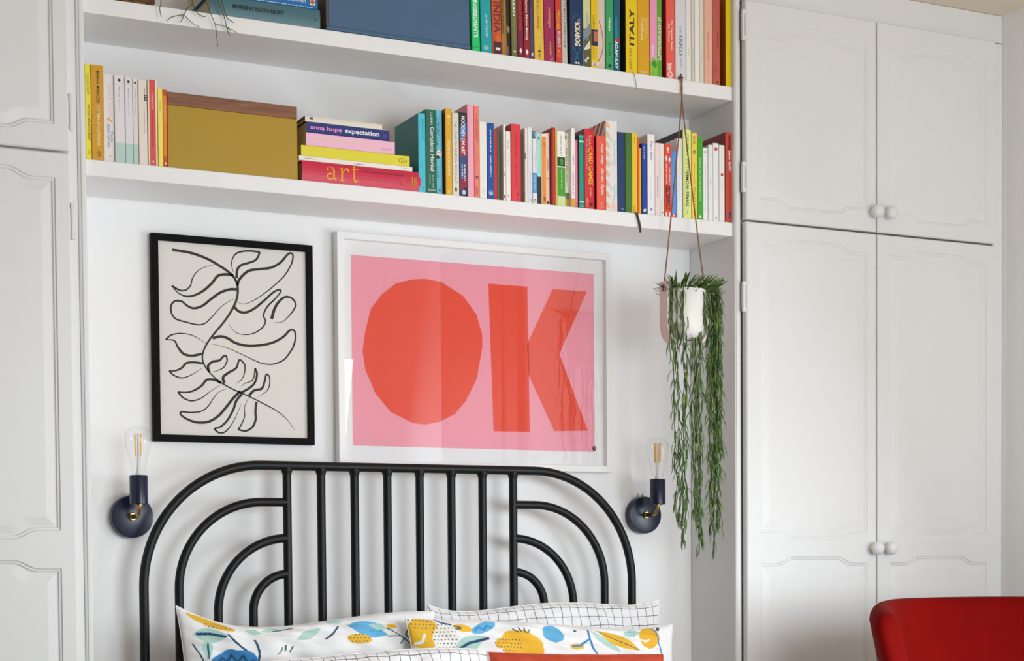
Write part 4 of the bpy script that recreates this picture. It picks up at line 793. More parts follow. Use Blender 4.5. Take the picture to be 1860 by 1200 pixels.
# --- top shelf, standing
HT = .262
T = [
 dict(x=(858,872.5), h=.262, tilt=1.3, c='#12BF66', m=[('T','5 INGREDIENTS',.45,.865,.5,.5,'#E6F4E8','d',0,.03),('R',.955,.965,0,1,'#0E9A52')], label='bright green cookbook leaning on the blue box'),
 dict(x=(874.5,894), h=.265, tilt=1.3, c='#159BA0', m=[('T','JAMIE OLIVER',.62,.85,.52,.26,'#CFEAE6'),('S',.93,.97,.5,.5,'#8FD0CC')], label='teal cookbook next to the bright green one'),
 dict(x=(894.5,912), h=.27, tilt=1.2, c='#B4481E', m=[('R',0,.82,.1,.97,'#C45A26'),('T','INDIA',.50,.80,.55,.72,'#7E1F2A','d',0,.03),('P',[(.3,.83),(.9,.81),(.95,.9),(.4,.92)],'#D0642C'),('R',.88,1,.12,.97,'#45202A'),('R',.935,.96,.35,.85,'#E8E2DA')], label='rust orange cookbook with dark red capitals'),
 dict(x=(912.3,921.5), h=.272, tilt=1.2, c='#8A6A30', cc='#4A3418', m=[('S',.1,.97,.3,.3,'#5A3E14'),('S',.1,.97,.7,.3,'#A8853E'),('R',.8,1,.0,.5,'#B4742C')], label='ochre and brown patterned spine beside the rust orange cookbook'),
 dict(x=(921.8,927.8), h=.27, tilt=1.1, rec=.006, c='#2A1A14', m=[('P',[(.2,.7),(.9,.72),(.8,.78),(.3,.76)],'#9A8478'),('R',.9,.98,.2,.5,'#7A6A5C')], label='nearly black narrow book beside the olive spine'),
 dict(x=(928.2,940.5), h=.262, tilt=1.1, c='#6C6A3C', m=[('T','BREAD',.38,.60,.5,.42,'#F0EDE0','d',0,.03),('T','SHARE HUMMUS',.62,.86,.52,.3,'#A4A26C'),('C',.945,.5,.14,'#E4E2D0'),('P',[(.2,.945),(.8,.945),(.5,.96)],'#E4E2D0')], label='olive green cookbook beside the plum one'),
 dict(x=(940.9,951.5), h=.262, tilt=1.0, c='#771A3A', m=[('R',0,.72,0,1,'#7E1C30'),('T','ELEPHANT KITCHEN',.40,.74,.5,.46,'#C8402E','d',0,.01),('P',[(.5,.90),(.72,.93),(.5,.96),(.28,.93)],'#F0E2E0')], label='plum cookbook with red lettering and a white diamond'),
 dict(x=(952.5,963), h=.262, tilt=1.0, c='#8E1C24', m=[('T','German Home Baking',.40,.815,.5,.5,'#F2E6E2','d',0,.02),('P',[(.5,.905),(.75,.935),(.5,.965),(.25,.935)],'#F4E8E4')], label='dark red cookbook with white lettering and a white diamond'),
 dict(x=(963.3,970.8), h=.262, tilt=.9, c='#403C54', m=[('S',.5,.86,.5,.2,'#6A6080'),('P',[(.5,.925),(.8,.95),(.5,.975),(.2,.95)],'#C8C8E0')], label='slate grey cookbook with a pale diamond'),
 dict(x=(971.2,988.8), h=.262, tilt=.9, c='#DDB443', m=[('R',0,1,.5,.8,'#D8B22C'),('T','Madhur Jaffrey',.38,.70,.38,.3,'#5A3A1C','d',.3),('T','CURRY EASY',.70,.84,.62,.2,'#EAD48A'),('C',.91,.5,.14,'#6A4A1C'),('S',.94,.965,.5,.2,'#8A3A2A')], label='golden cookbook with brown script'),
 dict(x=(989.2,1008.7), h=.264, tilt=.8, c='#962350', m=[('T','cottage',.46,.665,.5,.24,'#E2A04A','d',.2,.02),('T','everyday!',.80,.945,.58,.26,'#E2A04A','d',.2,.02),('L',[(.5,.985),(.6,.965),(.7,.985),(.8,.96)],.0008,'#E8C8D4')], label='magenta cookbook with amber lettering'),
 dict(x=(1010.3,1020.8), h=.255, tilt=.7, c='#CC3A28', cc='#2E3A7A', m=[('T','MICHAEL',.46,.66,.5,.56,'#E8A22C','d',.15,.03),('T',"ROSEN'S",.67,.84,.55,.56,'#A9CFE0','d',.15,.03),('T','A-Z',.855,.945,.5,.5,'#E89A4A','d',.15,.02)], label='red book with slanted orange and blue lettering'),
 dict(x=(1021.2,1031.2), h=.25, tilt=.7, c='#BDB8B0', m=[('T','HOW TO MAKE A JAPANESE HOUSE',.26,.83,.52,.42,'#2A2628','d',0,.01)], label='pale grey paperback with black capitals'),
 dict(x=(1036,1059), h=.24, tilt=.4, c='#0F2E58', cc='#1A2426', hard=True, m=[('T','THE',.49,.535,.66,.2,'#EADFB4'),('T','ICKABOG',.535,.79,.55,.42,'#EADFB4','d',0,.04),('L',[(.15,.5),(.5,.44),(.85,.5)],.0012,'#1E7C90'),('L',[(.2,.80),(.5,.89),(.75,.99)],.0012,'#1E8C94'),('L',[(.82,.80),(.5,.89),(.28,.99)],.0012,'#1E8C94'),('C',.975,.42,.07,'#E8E0C8'),('C',.975,.6,.07,'#E8E0C8')], label='thick midnight blue hardback with cream title and teal lines'),
 dict(x=(1060,1073.6), h=.24, tilt=.3, c='#C4C896', m=[('R',.58,1,0,1,'#55573A'),('P',[(0,.62),(1,.5),(1,.62),(0,.72)],'#7E8C92'),('P',[(.1,.80),(.9,.7),(.95,.79),(.1,.82)],'#DAD8CC'),('T','HARRY POTTER',.41,.715,.56,.34,'#7FA0B4'),('C',.9,.6,.15,'#E4E4DA'),('P',[(.1,.93),(.5,.9),(.4,.96)],'#D8D6C8')], label='pale green illustrated book between the midnight blue and yellow spines'),
 dict(x=(1074,1086.8), h=.262, c='#DDBA16', cc='#2A3A1E', hard=False, m=[('T','London',.47,.595,.45,.45,'#6E5C10'),('R',.61,.775,0,1,'#2A2C44'),('R',.63,.73,.4,.95,'#C46A44'),('T','The Complete',.80,.91,.66,.2,'#7A5E0C'),('T','Gardener',.785,.91,.36,.24,'#7A5E0C'),('R',.94,.975,.1,.9,'#E8D8DE'),('S',.945,.97,.5,.45,'#8A5A7A')], label='yellow gardening book with a dark picture block'),
 dict(x=(1090.5,1099.4), h=.255, rec=.004, c='#CFC0AE', cc='#2A3226', m=[('L',[(.2,.5),(.55,.6),(.75,.72),(.6,.82),(.1,.92)],.0022,'#B22A22')], label='beige spine crossed by a curved red ribbon'),
 dict(x=(1099.8,1115), h=.25, c='#31995F', m=[('T','Vivien',.44,.585,.5,.34,'#E4F0E4','d',.3,.01),('S',.7,.85,.5,.3,'#1E6A40'),('P',[(.25,.945),(.55,.93),(.7,.95),(.5,.975),(.3,.965)],'#123A24')], label='leaf green cookbook with white script'),
 dict(x=(1115.4,1127), h=.24, c='#0F5A6E', m=[('S',.4,.62,.4,.4,'#3A90A0'),('R',.63,.69,.2,.8,'#B8343C'),('T','ADAM KAY',.665,.975,.38,.5,'#E8F0F2','d',0,.03)], label='petrol blue book with bold white capitals'),
 dict(x=(1137,1158), h=.262, c='#DFC015', cc='#3A3014', m=[('T','ITALY',.34,.715,.52,.42,'#2A2410','u',0,.03),('T','JAMIE COOKS',.745,.965,.45,.32,'#4A3E10','u')], post=thread, label='broad yellow cookbook with black capitals reading upwards'),
 dict(x=(1158.4,1180), h=.265, c='#D09C17', m=[('T','Cookbook',.42,.655,.42,.26,'#EFDDA4','d',.2,.01),('S',.42,.62,.66,.1,'#E6CC82'),('S',.42,.58,.8,.1,'#E6CC82'),('T','phaidon',.955,.985,.5,.55,'#F0E2B4','h')], label='broad mustard cookbook with pale script'),
 dict(x=(1181,1202.3), h=.262, c='#E690B4', m=[('R',0,1,.60,1,'#4FA822'),('P',[(.0,.86),(.25,.8),(.6,.84),(.6,1),(.0,1)],'#8ABF3A'),('P',[(.1,.86),(.4,.83),(.6,.88),(.35,.92)],'#3E8E2A'),('T','AT HOME WITH PLANTS',.38,.825,.80,.26,'#E6F2C8','d',0,.02),('S',.68,.8,.22,.14,'#F4DCE6'),('S',.68,.82,.42,.14,'#C8B0E0'),('T','M',.95,.975,.3,.12,'#3A6A1A','h')], label='pink and green striped spine about house plants'),
 dict(x=(1210.3,1226), h=.25, c='#E05A4B', cc='#8E1C20', hard=False, m=[('T','The Magnetic Guide',.36,.69,.64,.26,'#F8E4DE','d',.1,.01),('T','Sky Times',.40,.6,.3,.24,'#F8E4DE','d',.1,.01),('S',.83,.91,.4,.5,'#F4D4CC'),('C',.955,.45,.3,'#F6DCD4',1.1),('C',.955,.45,.2,'#E05A4B',1.1),('L',[(.3,.945),(.5,.965),(.6,.94)],.001,'#F6DCD4')], label='coral cookbook with white slanted title and ring device'),
 dict(x=(1227,1246.2), h=.26, c='#CFCED3', m=[('T','THE',.425,.51,.5,.2,'#9A9AA2'),('T','KINFOLK',.535,.755,.5,.36,'#3A3A40'),('T','GARDEN',.765,.86,.52,.2,'#8E8E96'),('P',[(.5,.925),(.64,.96),(.5,.952),(.36,.96)],K)], label='broad pale grey book with spaced dark capitals'),
 dict(x=(1246.8,1255.5), h=.25, c='#DADCD9', m=[('T','CEREAL',.64,.72,.45,.3,'#A6AAA6')], label='white magazine spine next to the broad pale grey book'),
 dict(x=(1255.8,1262), h=.25, c='#D2C6B2', m=[('S',.64,.9,.5,.15,'#B9AC98')], label='beige magazine spine between two white ones'),
 dict(x=(1262.3,1270.8), h=.25, c='#DFE0DF', m=[('S',.75,.8,.5,.15,'#C4C6C4')], label='plain white magazine spine between two beige ones'),
 dict(x=(1271.1,1279), h=.25, c='#D3CDBB', m=[('S',.66,.8,.5,.15,'#B4AE9C')], label='beige magazine spine beside the peach one'),
 dict(x=(1279.4,1294), h=.25, c='#DCAA94', m=[('S',.42,.75,.5,.14,'#B98672'),('S',.8,.9,.5,.08,'#C8937E'),('S',.955,.97,.5,.2,'#A87664')], label='peach pink magazine spine'),
 dict(x=(1294.4,1308), h=.25, c='#B5574A', m=[('S',.4,.58,.72,.2,'#6E2A26'),('T','ANTHRO',.79,.875,.35,.2,'#6E2A2C'),('C',.965,.6,.12,'#5A2220')], label='dusty brick magazine spine beside a yellow one'),
 dict(x=(1318.5,1328), h=.25, c='#D6BC0C', cc='#A8620E', label='yellow magazine with an amber cover against the alcove side'),
]
for s in T:
    xm = (s['x'][0]+s['x'][1])/2; s['yb'] = -7+(xm-155)*.1407
row(T, ZT, True, GT, -.219)

# --- top shelf, lying
GU = 'books lying on the top shelf'
zt = lying(381, 20, 581, 45, .0485, ZT, -.216, .19, '#446A74', 'grey teal hardback lying on the top shelf with black capitals', [('T','MORNING NOON NIGHT',.20,.665,.55,.22,'#16242A','d',0,.02),('S',.945,.96,.5,.2,'#2A4650')], '#3A5C66', True, GU)
zt = lying(378, 5, 577, 25, .040, zt, -.217, .18, '#1464A4', 'bright blue paperback lying on the grey teal hardback', [('T','Bought, Borrowed & Stolen',.30,.89,.40,.34,'#DCE8F0'),('R',.93,.975,.2,.62,'#E8DCB8'),('C',.952,.42,.14,'#C4542C'),('S',.02,.95,.06,.05,'#CFDDE4')], None, False, GU)

# ------------------------------------------------------------------ storage boxes
Y0 = -.2195
a = at(305.6, 310, Y0); b = at(541, 326, Y0); zt_ = (at(306, 166, Y0).z+at(541, 194, Y0).z)/2; zm = (at(306, 190, Y0).z+at(541, 216, Y0).z)/2
org = ((a.x+b.x)/2, Y0, ZL)
bx = thing('storage_box', org, 'mustard yellow storage box with a wooden top edge', 'box')
MB().bbox((a.x, Y0, ZL), (b.x, -.02, zm-.0004), .0012).build('body', mat('mustard_card', '#B08D12', .45, 1.0, bump=.03, bscale=300, var=.03, vscale=5), bx, origin=org)
MB().bbox((a.x, Y0, zm), (b.x, -.02, zt_), .001).build('wooden_rim', wood_mat('walnut', '#6E4229', '#966245', 2, 0, .5), bx, origin=org)
a = at(593, 52, Y0); b = at(855, 92, Y0); org = ((a.x+b.x)/2, Y0, ZT)
bb = thing('storage_box', org, 'slate blue storage box on the top shelf beside the cookbooks', 'box')
M_SLATE = mat('slate_linen', '#486785', .6, 1.0, bump=.12, bscale=700, var=.05, vscale=6)
MB().bbox((a.x+.007, Y0+.004, ZT+.012), (b.x-.0005, -.015, ZT+.285), .002).build('body', M_SLATE, bb, origin=org)
MB().bbox((a.x, Y0-.001, ZT+.0025), (b.x, -.012, ZT+.012), .002).build('base_lip', M_SLATE, bb, origin=org)
MB().bbox((a.x, Y0+.003, ZT+.0122), (a.x+.0065, -.014, ZT+.287), .001).build('edge_strip', mat('umber_binding', '#57483F', .6), bb, origin=org)
for fx in (a.x+.02, b.x-.03):
    for fy in (Y0+.02, -.04): MB().box((fx, fy, ZT), (fx+.012, fy+.012, ZT+.0025)).build('foot', M_SLATE, bb, origin=org)

# ------------------------------------------------------------------ basket plant on the top shelf
bc = at(236, 5, -.165); bxc = bc.x
org = (bxc, -.165, ZT)
bk = thing('potted_plant', org, 'woven brown basket with thin green stems drooping over the top shelf edge', 'plant')
M_WICK = mat('wicker', '#6E4A2C', .7, 1.1, var=.35, vscale=120)
for i in range(16):
    zz = .0045+i*.0075; R = .050+.006*math.sin(i/15*PI)
    pts = [(R*math.cos(t*2*PI/60)*(1+.035*math.sin(t*2*PI/60*15+i*PI)), R*math.sin(t*2*PI/60)*(1+.035*math.sin(t*2*PI/60*15+i*PI)), zz) for t in range(61)]
    MB().tube(pts, .0043, 6, caps=False).build('wicker_coil', M_WICK, bk, smooth=True)
MB().lathe([(0, .002), (.046, .002), (.046, .1), (0, .1)], n=24).build('lining', mat('potting_soil', '#3A2A20', .95), bk)
org = (bxc, -.165, ZT+.1)
org = (bxc, -.165, ZT); tp = bk
M_STEM = mat('thin_green_stem', '#4C5A2C', .5, 1.1)
def zp(x, y, Y=-.240): return at(150+x/4.04, y/4.04, Y)
TS = [([(575,0),(565,60),(578,125)], []),
      ([(805,0),(770,60),(742,107)], [[(655,125),(618,155)], [(725,155),(705,160)], [(800,165),(865,202)]]),
      ([(800,-10),(830,80),(870,115),(902,123)], []),
      ([(905,0),(940,100),(975,182)], [[(985,270),(992,342)], [(1040,190),(1138,244)]]),
      ([(990,-5),(1035,110),(1060,210),(1078,262)], [[(1060,205),(1085,225)]]),
      ([(1010,-20),(1055,120),(1085,150),(1112,166)], [])]
for main, br in TS:
    f0 = zp(*main[0]); st = Vector((bxc+random.uniform(-.02, .03), -.165+random.uniform(-.02, .02), ZT+.10))
    up = st+Vector(((f0.x-st.x)*.3, -.02, .12)); ov = Vector((st.x+(f0.x-st.x)*.85, -.235, f0.z+.09))
    P = smooth_path([st, up, ov]+[zp(*q) for q in main], 8)
    mb = MB().tube(P, [.0016-.0006*i/len(P) for i in range(len(P))], 6)
    for q in br:
        Q = smooth_path([zp(*main[-1])]+[zp(*z_) for z_ in q], 6)
        mb.tube(Q, [.0011-.0004*i/len(Q) for i in range(len(Q))], 6)
    mb.build('stem', M_STEM, tp, smooth=True, origin=org)

# ------------------------------------------------------------------ hanging planter
YPP = -.292
ea = at(1207, 515, YPP); eb = at(1279, 517, YPP); pcx = (ea.x+eb.x)/2; pr = .058
ztop_p = at(1240, 527, YPP).z; zbot_p = at(1240, 621, YPP).z
top = at(1237, 143, -.229); org = (pcx, YPP, zbot_p)
hp = thing('hanging_planter', org, 'white pot in a pink sling with long leafy green strands hanging from a leather cord', 'hanging plant')
M_POT = mat('white_ceramic', '#E9E6E1', .4, bump=.03); M_PINK = mat('pink_sling', '#FBEDEC', .6, bump=.05)
H_ = ztop_p-zbot_p
MB().lathe([(0, .004), (.028, .004), (.044, .010), (.053, .022), (.0575, .042), (.058, H_-.004), (.0565, H_), (.0535, H_-.002), (.053, H_-.02), (0, H_-.02)], (pcx, YPP, zbot_p), 40).build('pot', M_POT, hp, smooth=True, origin=org)
MB().lathe([(0, H_-.018), (.0528, H_-.0145)], (pcx, YPP, zbot_p), 24).build('soil', mat('potting_soil', '#3A2A20', .95), hp, origin=org)
# U-shaped sling
inner = [(-.061, H_+.020), (-.061, .04), (-.055, .017), (-.043, .004), (-.02, .0015), (0, .001), (.02, .0015), (.043, .004), (.055, .017), (.061, .04), (.061, H_+.020)]
outer_ = [(-.067, H_+.020), (-.067, .038), (-.06, .012), (-.046, -.003), (-.02, -.006), (0, -.0065), (.02, -.006), (.046, -.003), (.06, .012), (.067, .038), (.067, H_+.020)]
sl = MB(); n = len(inner); hw = .020
for y in (-hw, hw): sl.v += [(pcx+x, YPP+y, zbot_p+z) for x, z in inner]+[(pcx+x, YPP+y, zbot_p+z) for x, z in outer_]
for i in range(n-1):
    sl.f += [(i, i+1, n+i+1, n+i), (2*n+i+1, 2*n+i, 3*n+i, 3*n+i+1), (i+1, i, 2*n+i, 2*n+i+1), (n+i, n+i+1, 3*n+i+1, 3*n+i)]; sl.mi += [0]*4
for i in (0, n-1): sl.f.append((i, n+i, 3*n+i, 2*n+i)); sl.mi.append(0)
sl.build('sling', M_PINK, hp, origin=org)
M_CORD = mat('tan_leather_cord', '#8E5C40', .6, 1.05, var=.15, vscale=60)
for sx, cx0 in ((-1, -.0018), (1, .0018)):
    ex = pcx+sx*.064
    mid = Vector((top.x+cx0*.4, -.233, top.z-.062))
    pts = [(top.x+cx0, -.2275, top.z+.001), (top.x+cx0, -.2325, top.z-.006), mid, ((mid.x+ex)/2-sx*.001, -.262, (mid.z+zbot_p+H_)/2), (ex, YPP, zbot_p+H_+.014), (ex+sx*.005, YPP-.001, zbot_p+H_+.006)]
    MB().tube(smooth_path(pts, 6), .0019, 8).build('cord', M_CORD, hp, smooth=True, origin=org)
    MB().lathe([(0, -.005), (.004, -.003), (.005, 0), (.004, .004), (0, .0055)], (ex+sx*.0055, YPP-.002, zbot_p+H_+.006), 12).build('knot', mat('dark_leather', '#5A3524', .6), hp, smooth=True, origin=org)
MB().lathe([(0, -.0035), (.006, -.002), (.0075, 0), (.005, .003), (0, .0045)], (top.x, -.2278, ZT+.0036), 14).build('knot', mat('dark_leather', '#5A3524', .6), hp, smooth=True, origin=org)

# trailing plant in the planter
hv = hp
LEAF = [mat('leaf_green_a', '#466224', .45, 1.2, var=.25, vscale=40), mat('leaf_green_b', '#35501E', .45, 1.2, var=.2, vscale=40), mat('leaf_green_c', '#648038', .45, 1.2, var=.2, vscale=40)]
RL = random.Random(11)
def leaf(mb, p, dirv, side, L, wd, bend, m):
    """narrow fleshy leaf: tapered four-sided blade curving back to the stem"""
    d0 = Vector(dirv).normalized(); s = Vector(side); s = (s-d0*s.dot(d0))
    s = s.normalized() if s.length > 1e-6 else d0.orthogonal().normalized()
    q = d0.cross(s); k = len(mb.v); N = 5
    for i in range(N+1):
        t = i/N; c = Vector(p)+d0*(L*t)+s*(bend*L*4*t*(1-t)*.5)
        wv = wd*(math.sin(PI*min(1, t*.92+.06))**.7)*.5+.0002; th = wv*.45
        mb.v += [tuple(c+q*wv), tuple(c+s*th), tuple(c-q*wv), tuple(c-s*th)]
    for i in range(N):
        for j in range(4): mb.f.append((k+4*i+j, k+4*i+(j+1) % 4, k+4*i+4+(j+1) % 4, k+4*i+4+j)); mb.mi.append(m)
def strand(xt, yt, xb, ybm, n_side=2, seed=0, dy=0, wig=.004, dens=1.0):
    """one hanging strand from photograph-measured head (xt,yt) to tip (xb,ybm)"""
    Yh = YPP-.045+dy
    A_ = at(xt, yt, Yh); Z_ = at(xb, ybm, Yh)
    rim = Vector((pcx+(A_.x-pcx)*.6, YPP+(Yh-YPP)*.4, ztop_p-.008))
    over = Vector((pcx+(A_.x-pcx)*.92, YPP+(Yh-YPP)*.9, ztop_p+.012))
    n = max(4, int((A_.z-Z_.z)/.05)); pts = [rim, over]
    for i in range(n+1):
        t = i/n; pts.append(A_.lerp(Z_, t)+Vector((RL.uniform(-wig, wig), RL.uniform(-wig, wig), 0)))
    P = smooth_path(pts, 6); mb = MB().tube(P, .0011, 5, m=1)
    dist = 0; nxt = .0
    for i in range(1, len(P)):
        seg = (P[i]-P[i-1]).length; dist += seg
        if dist >= nxt:
            nxt = dist+RL.uniform(.017, .026)/dens
            t = (P[i]-P[i-1]).normalized()
            for s_ in range(RL.choice((2, 3, 3))):
                an = RL.uniform(0, 2*PI); sd = Vector((math.cos(an), math.sin(an)*.8, 0))
                out = RL.uniform(.05, .28) if RL.random() < .9 else .55
                dv = t+sd*out; dv.z -= .05
                L = RL.uniform(.028, .048)
                leaf(mb, P[i], dv, sd, L, RL.uniform(.0034, .0052), RL.uniform(.10, .30)*(1 if RL.random() < .8 else -.6), RL.choice((0, 0, 1, 2)))
    mb.build('strand', LEAF, hv, smooth='all', origin=org, fix=False)
for args in ((1218,545,1216,650), (1221,540,1229,945), (1228,540,1236,930), (1242,545,1241,985), (1247,540,1246,960), (1256,545,1262,930), (1276,540,1277,600), (1281,540,1283,590), (1262,540,1266,960), (1268,545,1270,994), (1272,540,1274,975),
             (1287,540,1290,930), (1291,545,1292,960), (1295,540,1297,1000), (1299,545,1302,950), (1303,540,1303,900), (1306,545,1308,850), (1309,540,1309,820), (1301,550,1306,960), (1294,540,1299,820), (1288,545,1289,760), (1305,545,1301,700)):
    strand(*args, dy=RL.uniform(-.012, .012) if args[0] < 1285 else RL.uniform(-.005, .035))
mb = MB()
for i in range(150):
    x = RL.uniform(-.055, .075); y = RL.uniform(-.05, .035)
    p = Vector((pcx+x, YPP+y, ztop_p-.002+RL.uniform(0, .012))); sd = Vector((x+RL.uniform(-.03, .03), y-.02+RL.uniform(-.03, .03), 0))
    if sd.length < 1e-4: continue
    sd.normalize(); dv = sd+Vector((0, 0, RL.uniform(-.5, .6)))
    leaf(mb, p, dv, Vector((0, 0, -1)), RL.uniform(.022, .042), RL.uniform(.003, .005), RL.uniform(.05, .4), RL.choice((0, 1, 2, 2)))
mb.build('crown', LEAF, hv, smooth='all', origin=org, fix=False)

# ------------------------------------------------------------------ pillows
def noise2(x, y, s=0):
    return (math.sin(x*9.1+s)*math.cos(y*7.3-s*1.7)+.5*math.sin(x*17.7+y*5.1+s*2.3)+.35*math.cos(y*23+x*11+s))
def pillow(name, label, group, tl, tr, Y, W=None, H=.47, T=.13, lean=12, sag=.035, seed=1, mats=None, paint=None, nu=60, nv=44, dz=0, corner=.012, zlift=0):
    """cushion standing on the mattress; tl/tr: measured pixels of its head corners at depth Y"""
    a = at(*tl, Y); b = at(*tr, Y); cx = (a.x+b.x)/2; W = W or (b.x-a.x); slope = math.atan2(b.z-a.z, b.x-a.x)
    ztop = (a.z+b.z)/2; la = math.radians(lean); H = (ztop-.451)/math.cos(la)
    zb = ztop-H*math.cos(la)
    org = Vector((cx, Y-math.sin(la)*H, zb))
    r = thing(name, org, label, 'pillow', group)
    ul, vl = [], []
    us = [-1+2*i/nu for i in range(nu+1)]
    vs = [1-2*(j/nv)**1.6 for j in range(nv+1)] if paint else [1-2*j/nv for j in range(nv+1)]
    def P(u, v, sd):
        f = (1-u*u)*(1-v*v)
        x = W/2*u*(1-.045*(1-v*v)*u*u); zz = H/2*(v+1)-(sag*(1-u**4)*(.55+.45*math.cos(u*2.2+seed)) if v > 0 else 0)*abs(v)**3
        th = T/2*max(f, 0)**.42
        wr = noise2(u*1.4, v*1.6, seed)*.0045*min(1, f*6)+.006*math.sin(u*14+seed+v*3)*max(0, abs(v)-.55)*(1-abs(u))
        y = sd*th+wr
        zz += x*math.tan(slope)*(v+1)/2
        yy = y*math.cos(la)+zz*math.sin(la); zq = zz*math.cos(la)-y*math.sin(la)
        return (x, yy, zq)
    mb = MB()
    for v in vs:
        for u in us: mb.v.append(P(u, v, -1))
    n = nu+1
    for j in range(nv):
        for i in range(nu): mb.f.append((j*n+i, (j+1)*n+i, (j+1)*n+i+1, j*n+i+1)); mb.mi.append(0)
    nfront = len(mb.v)
    bu, bv = 30, 20; k = len(mb.v)
    for j in range(bv+1):
        for i in range(bu+1): mb.v.append(P(-1+2*i/bu, 1-2*j/bv, 1))
    for j in range(bv):
        for i in range(bu): mb.f.append((k+j*(bu+1)+i, k+j*(bu+1)+i+1, k+(j+1)*(bu+1)+i+1, k+(j+1)*(bu+1)+i)); mb.mi.append(0)
    o = mb.build('pillowcase', mats, r, smooth='all', fix=False)
    me = o.data
    uvs = [(u, v) for v in vs for u in us]+[(-1+2*i/bu, 1-2*j/bv) for j in range(bv+1) for i in range(bu+1)]
    uvl = me.uv_layers.new(name='cloth')
    for lp in me.loops: 
        u, v = uvs[lp.vertex_index]; uvl.data[lp.index].uv = (u*W/2, v*H/2)
    if paint:
        ca = me.color_attributes.new('print', 'FLOAT_COLOR', 'POINT')
        buf = []
        for idx, (u, v) in enumerate(uvs):
            buf += paint((u+1)*W/2, (1-v)*H/2) if idx < nfront else (.8, .8, .81, 1)
        ca.data.foreach_set('color', buf)
    # piped seam round the case
    ring = [P(u/20, 1, 0) for u in range(-20, 21)]+[P(1, 1-v/10, 0) for v in range(1, 21)]+[P(-u/20, -1, 0) for u in range(-19, 21)]+[P(-1, -1+v/10, 0) for v in range(1, 20)]
    MB().tube(ring+[ring[0]], .0018, 6, caps=False).build('seam', mats if mats is M_ORANGE else mat('white_cotton', '#F2F2F2', .85), r, smooth='all')
    return r
def cloth_attr_mat():
    m = bpy.data.materials.new('printed_cotton'); m.use_nodes = True; nt = m.node_tree; b = nt.nodes['Principled BSDF']
    at_ = nt.nodes.new('ShaderNodeAttribute'); at_.attribute_name = 'print'
    nt.links.new(at_.outputs['Color'], b.inputs['Base Color']); b.inputs['Roughness'].default_value = .8
    n = nt.nodes.new('ShaderNodeTexNoise'); n.inputs['Scale'].default_value = 14; tc = nt.nodes.new('ShaderNodeTexCoord')
    nt.links.new(tc.outputs['Object'], n.inputs['Vector']); bp = nt.nodes.new('ShaderNodeBump'); bp.inputs['Strength'].default_value = .35; bp.inputs['Distance'].default_value = .01
    nt.links.new(n.outputs['Fac'], bp.inputs['Height']); nt.links.new(bp.outputs[0], b.inputs['Normal'])
    return m
def grid_mat():
    """white cotton with a hand-drawn black check"""
    m = bpy.data.materials.new('checked_cotton'); m.use_nodes = True; nt = m.node_tree; b = nt.nodes['Principled BSDF']; N = nt.nodes.new; Lk = nt.links.new
    uv = N('ShaderNodeUVMap'); uv.uv_map = 'cloth'
    nz = N('ShaderNodeTexNoise'); nz.inputs['Scale'].default_value = 18; Lk(uv.outputs[0], nz.inputs['Vector'])
    mx = N('ShaderNodeMix'); mx.data_type = 'RGBA'; mx.blend_type = 'LINEAR_LIGHT'; mx.inputs['Factor'].default_value = .0045
    Lk(uv.outputs[0], mx.inputs['A']); Lk(nz.outputs['Color'], mx.inputs['B'])
    sp = N('ShaderNodeSeparateXYZ'); Lk(mx.outputs['Result'], sp.inputs[0]); outs = []
    for ax in (0, 1):
        d1 = N('ShaderNodeMath'); d1.operation = 'DIVIDE'; d1.inputs[1].default_value = .027; Lk(sp.outputs[ax], d1.inputs[0])
        f1 = N('ShaderNodeMath'); f1.operation = 'FRACT'; Lk(d1.outputs[0], f1.inputs[0])
        l1 = N('ShaderNodeMath'); l1.operation = 'LESS_THAN'; l1.inputs[1].default_value = .055; Lk(f1.outputs[0], l1.inputs[0]); outs.append(l1)
    mm = N('ShaderNodeMath'); mm.operation = 'MAXIMUM'; Lk(outs[0].outputs[0], mm.inputs[0]); Lk(outs[1].outputs[0], mm.inputs[1])
    c = N('ShaderNodeMix'); c.data_type = 'RGBA'; c.inputs['A'].default_value = lin('#F1F1F3'); c.inputs['B'].default_value = lin('#2A2A30')
    Lk(mm.outputs[0], c.inputs['Factor']); Lk(c.outputs['Result'], b.inputs['Base Color']); b.inputs['Roughness'].default_value = .85
    return m
M_PRINT, M_GRID = cloth_attr_mat(), grid_mat()
CW, CY_, CB, CLB, CM, CN = lin('#F2F3F4'), lin('#EDB92C'), lin('#3585C4'), lin('#62B2DE'), lin('#B2D6CC'), lin('#184C70')
def seg_d(px, py, pts):
    best = 9
    for (x0, y0), (x1, y1) in zip(pts, pts[1:]):
        dx, dy = x1-x0, y1-y0; t = max(0, min(1, ((px-x0)*dx+(py-y0)*dy)/(dx*dx+dy*dy+1e-12)))
        best = min(best, math.hypot(px-x0-t*dx, py-y0-t*dy))
    return best
def ellf(px, py, cx, cy, rx, ry, an=0):
    c, s = math.cos(an), math.sin(an); x, y = px-cx, py-cy
    return ((x*c+y*s)/rx)**2+((-x*s+y*c)/ry)**2
def leaff(px, py, x0, y0, x1, y1, wd):
    """pointed leaf between two ends"""
    dx, dy = x1-x0, y1-y0; L = math.hypot(dx, dy); t = ((px-x0)*dx+(py-y0)*dy)/(L*L); o = ((px-x0)*-dy+(py-y0)*dx)/L
    return 0 < t < 1 and abs(o) < wd*math.sin(PI*t)
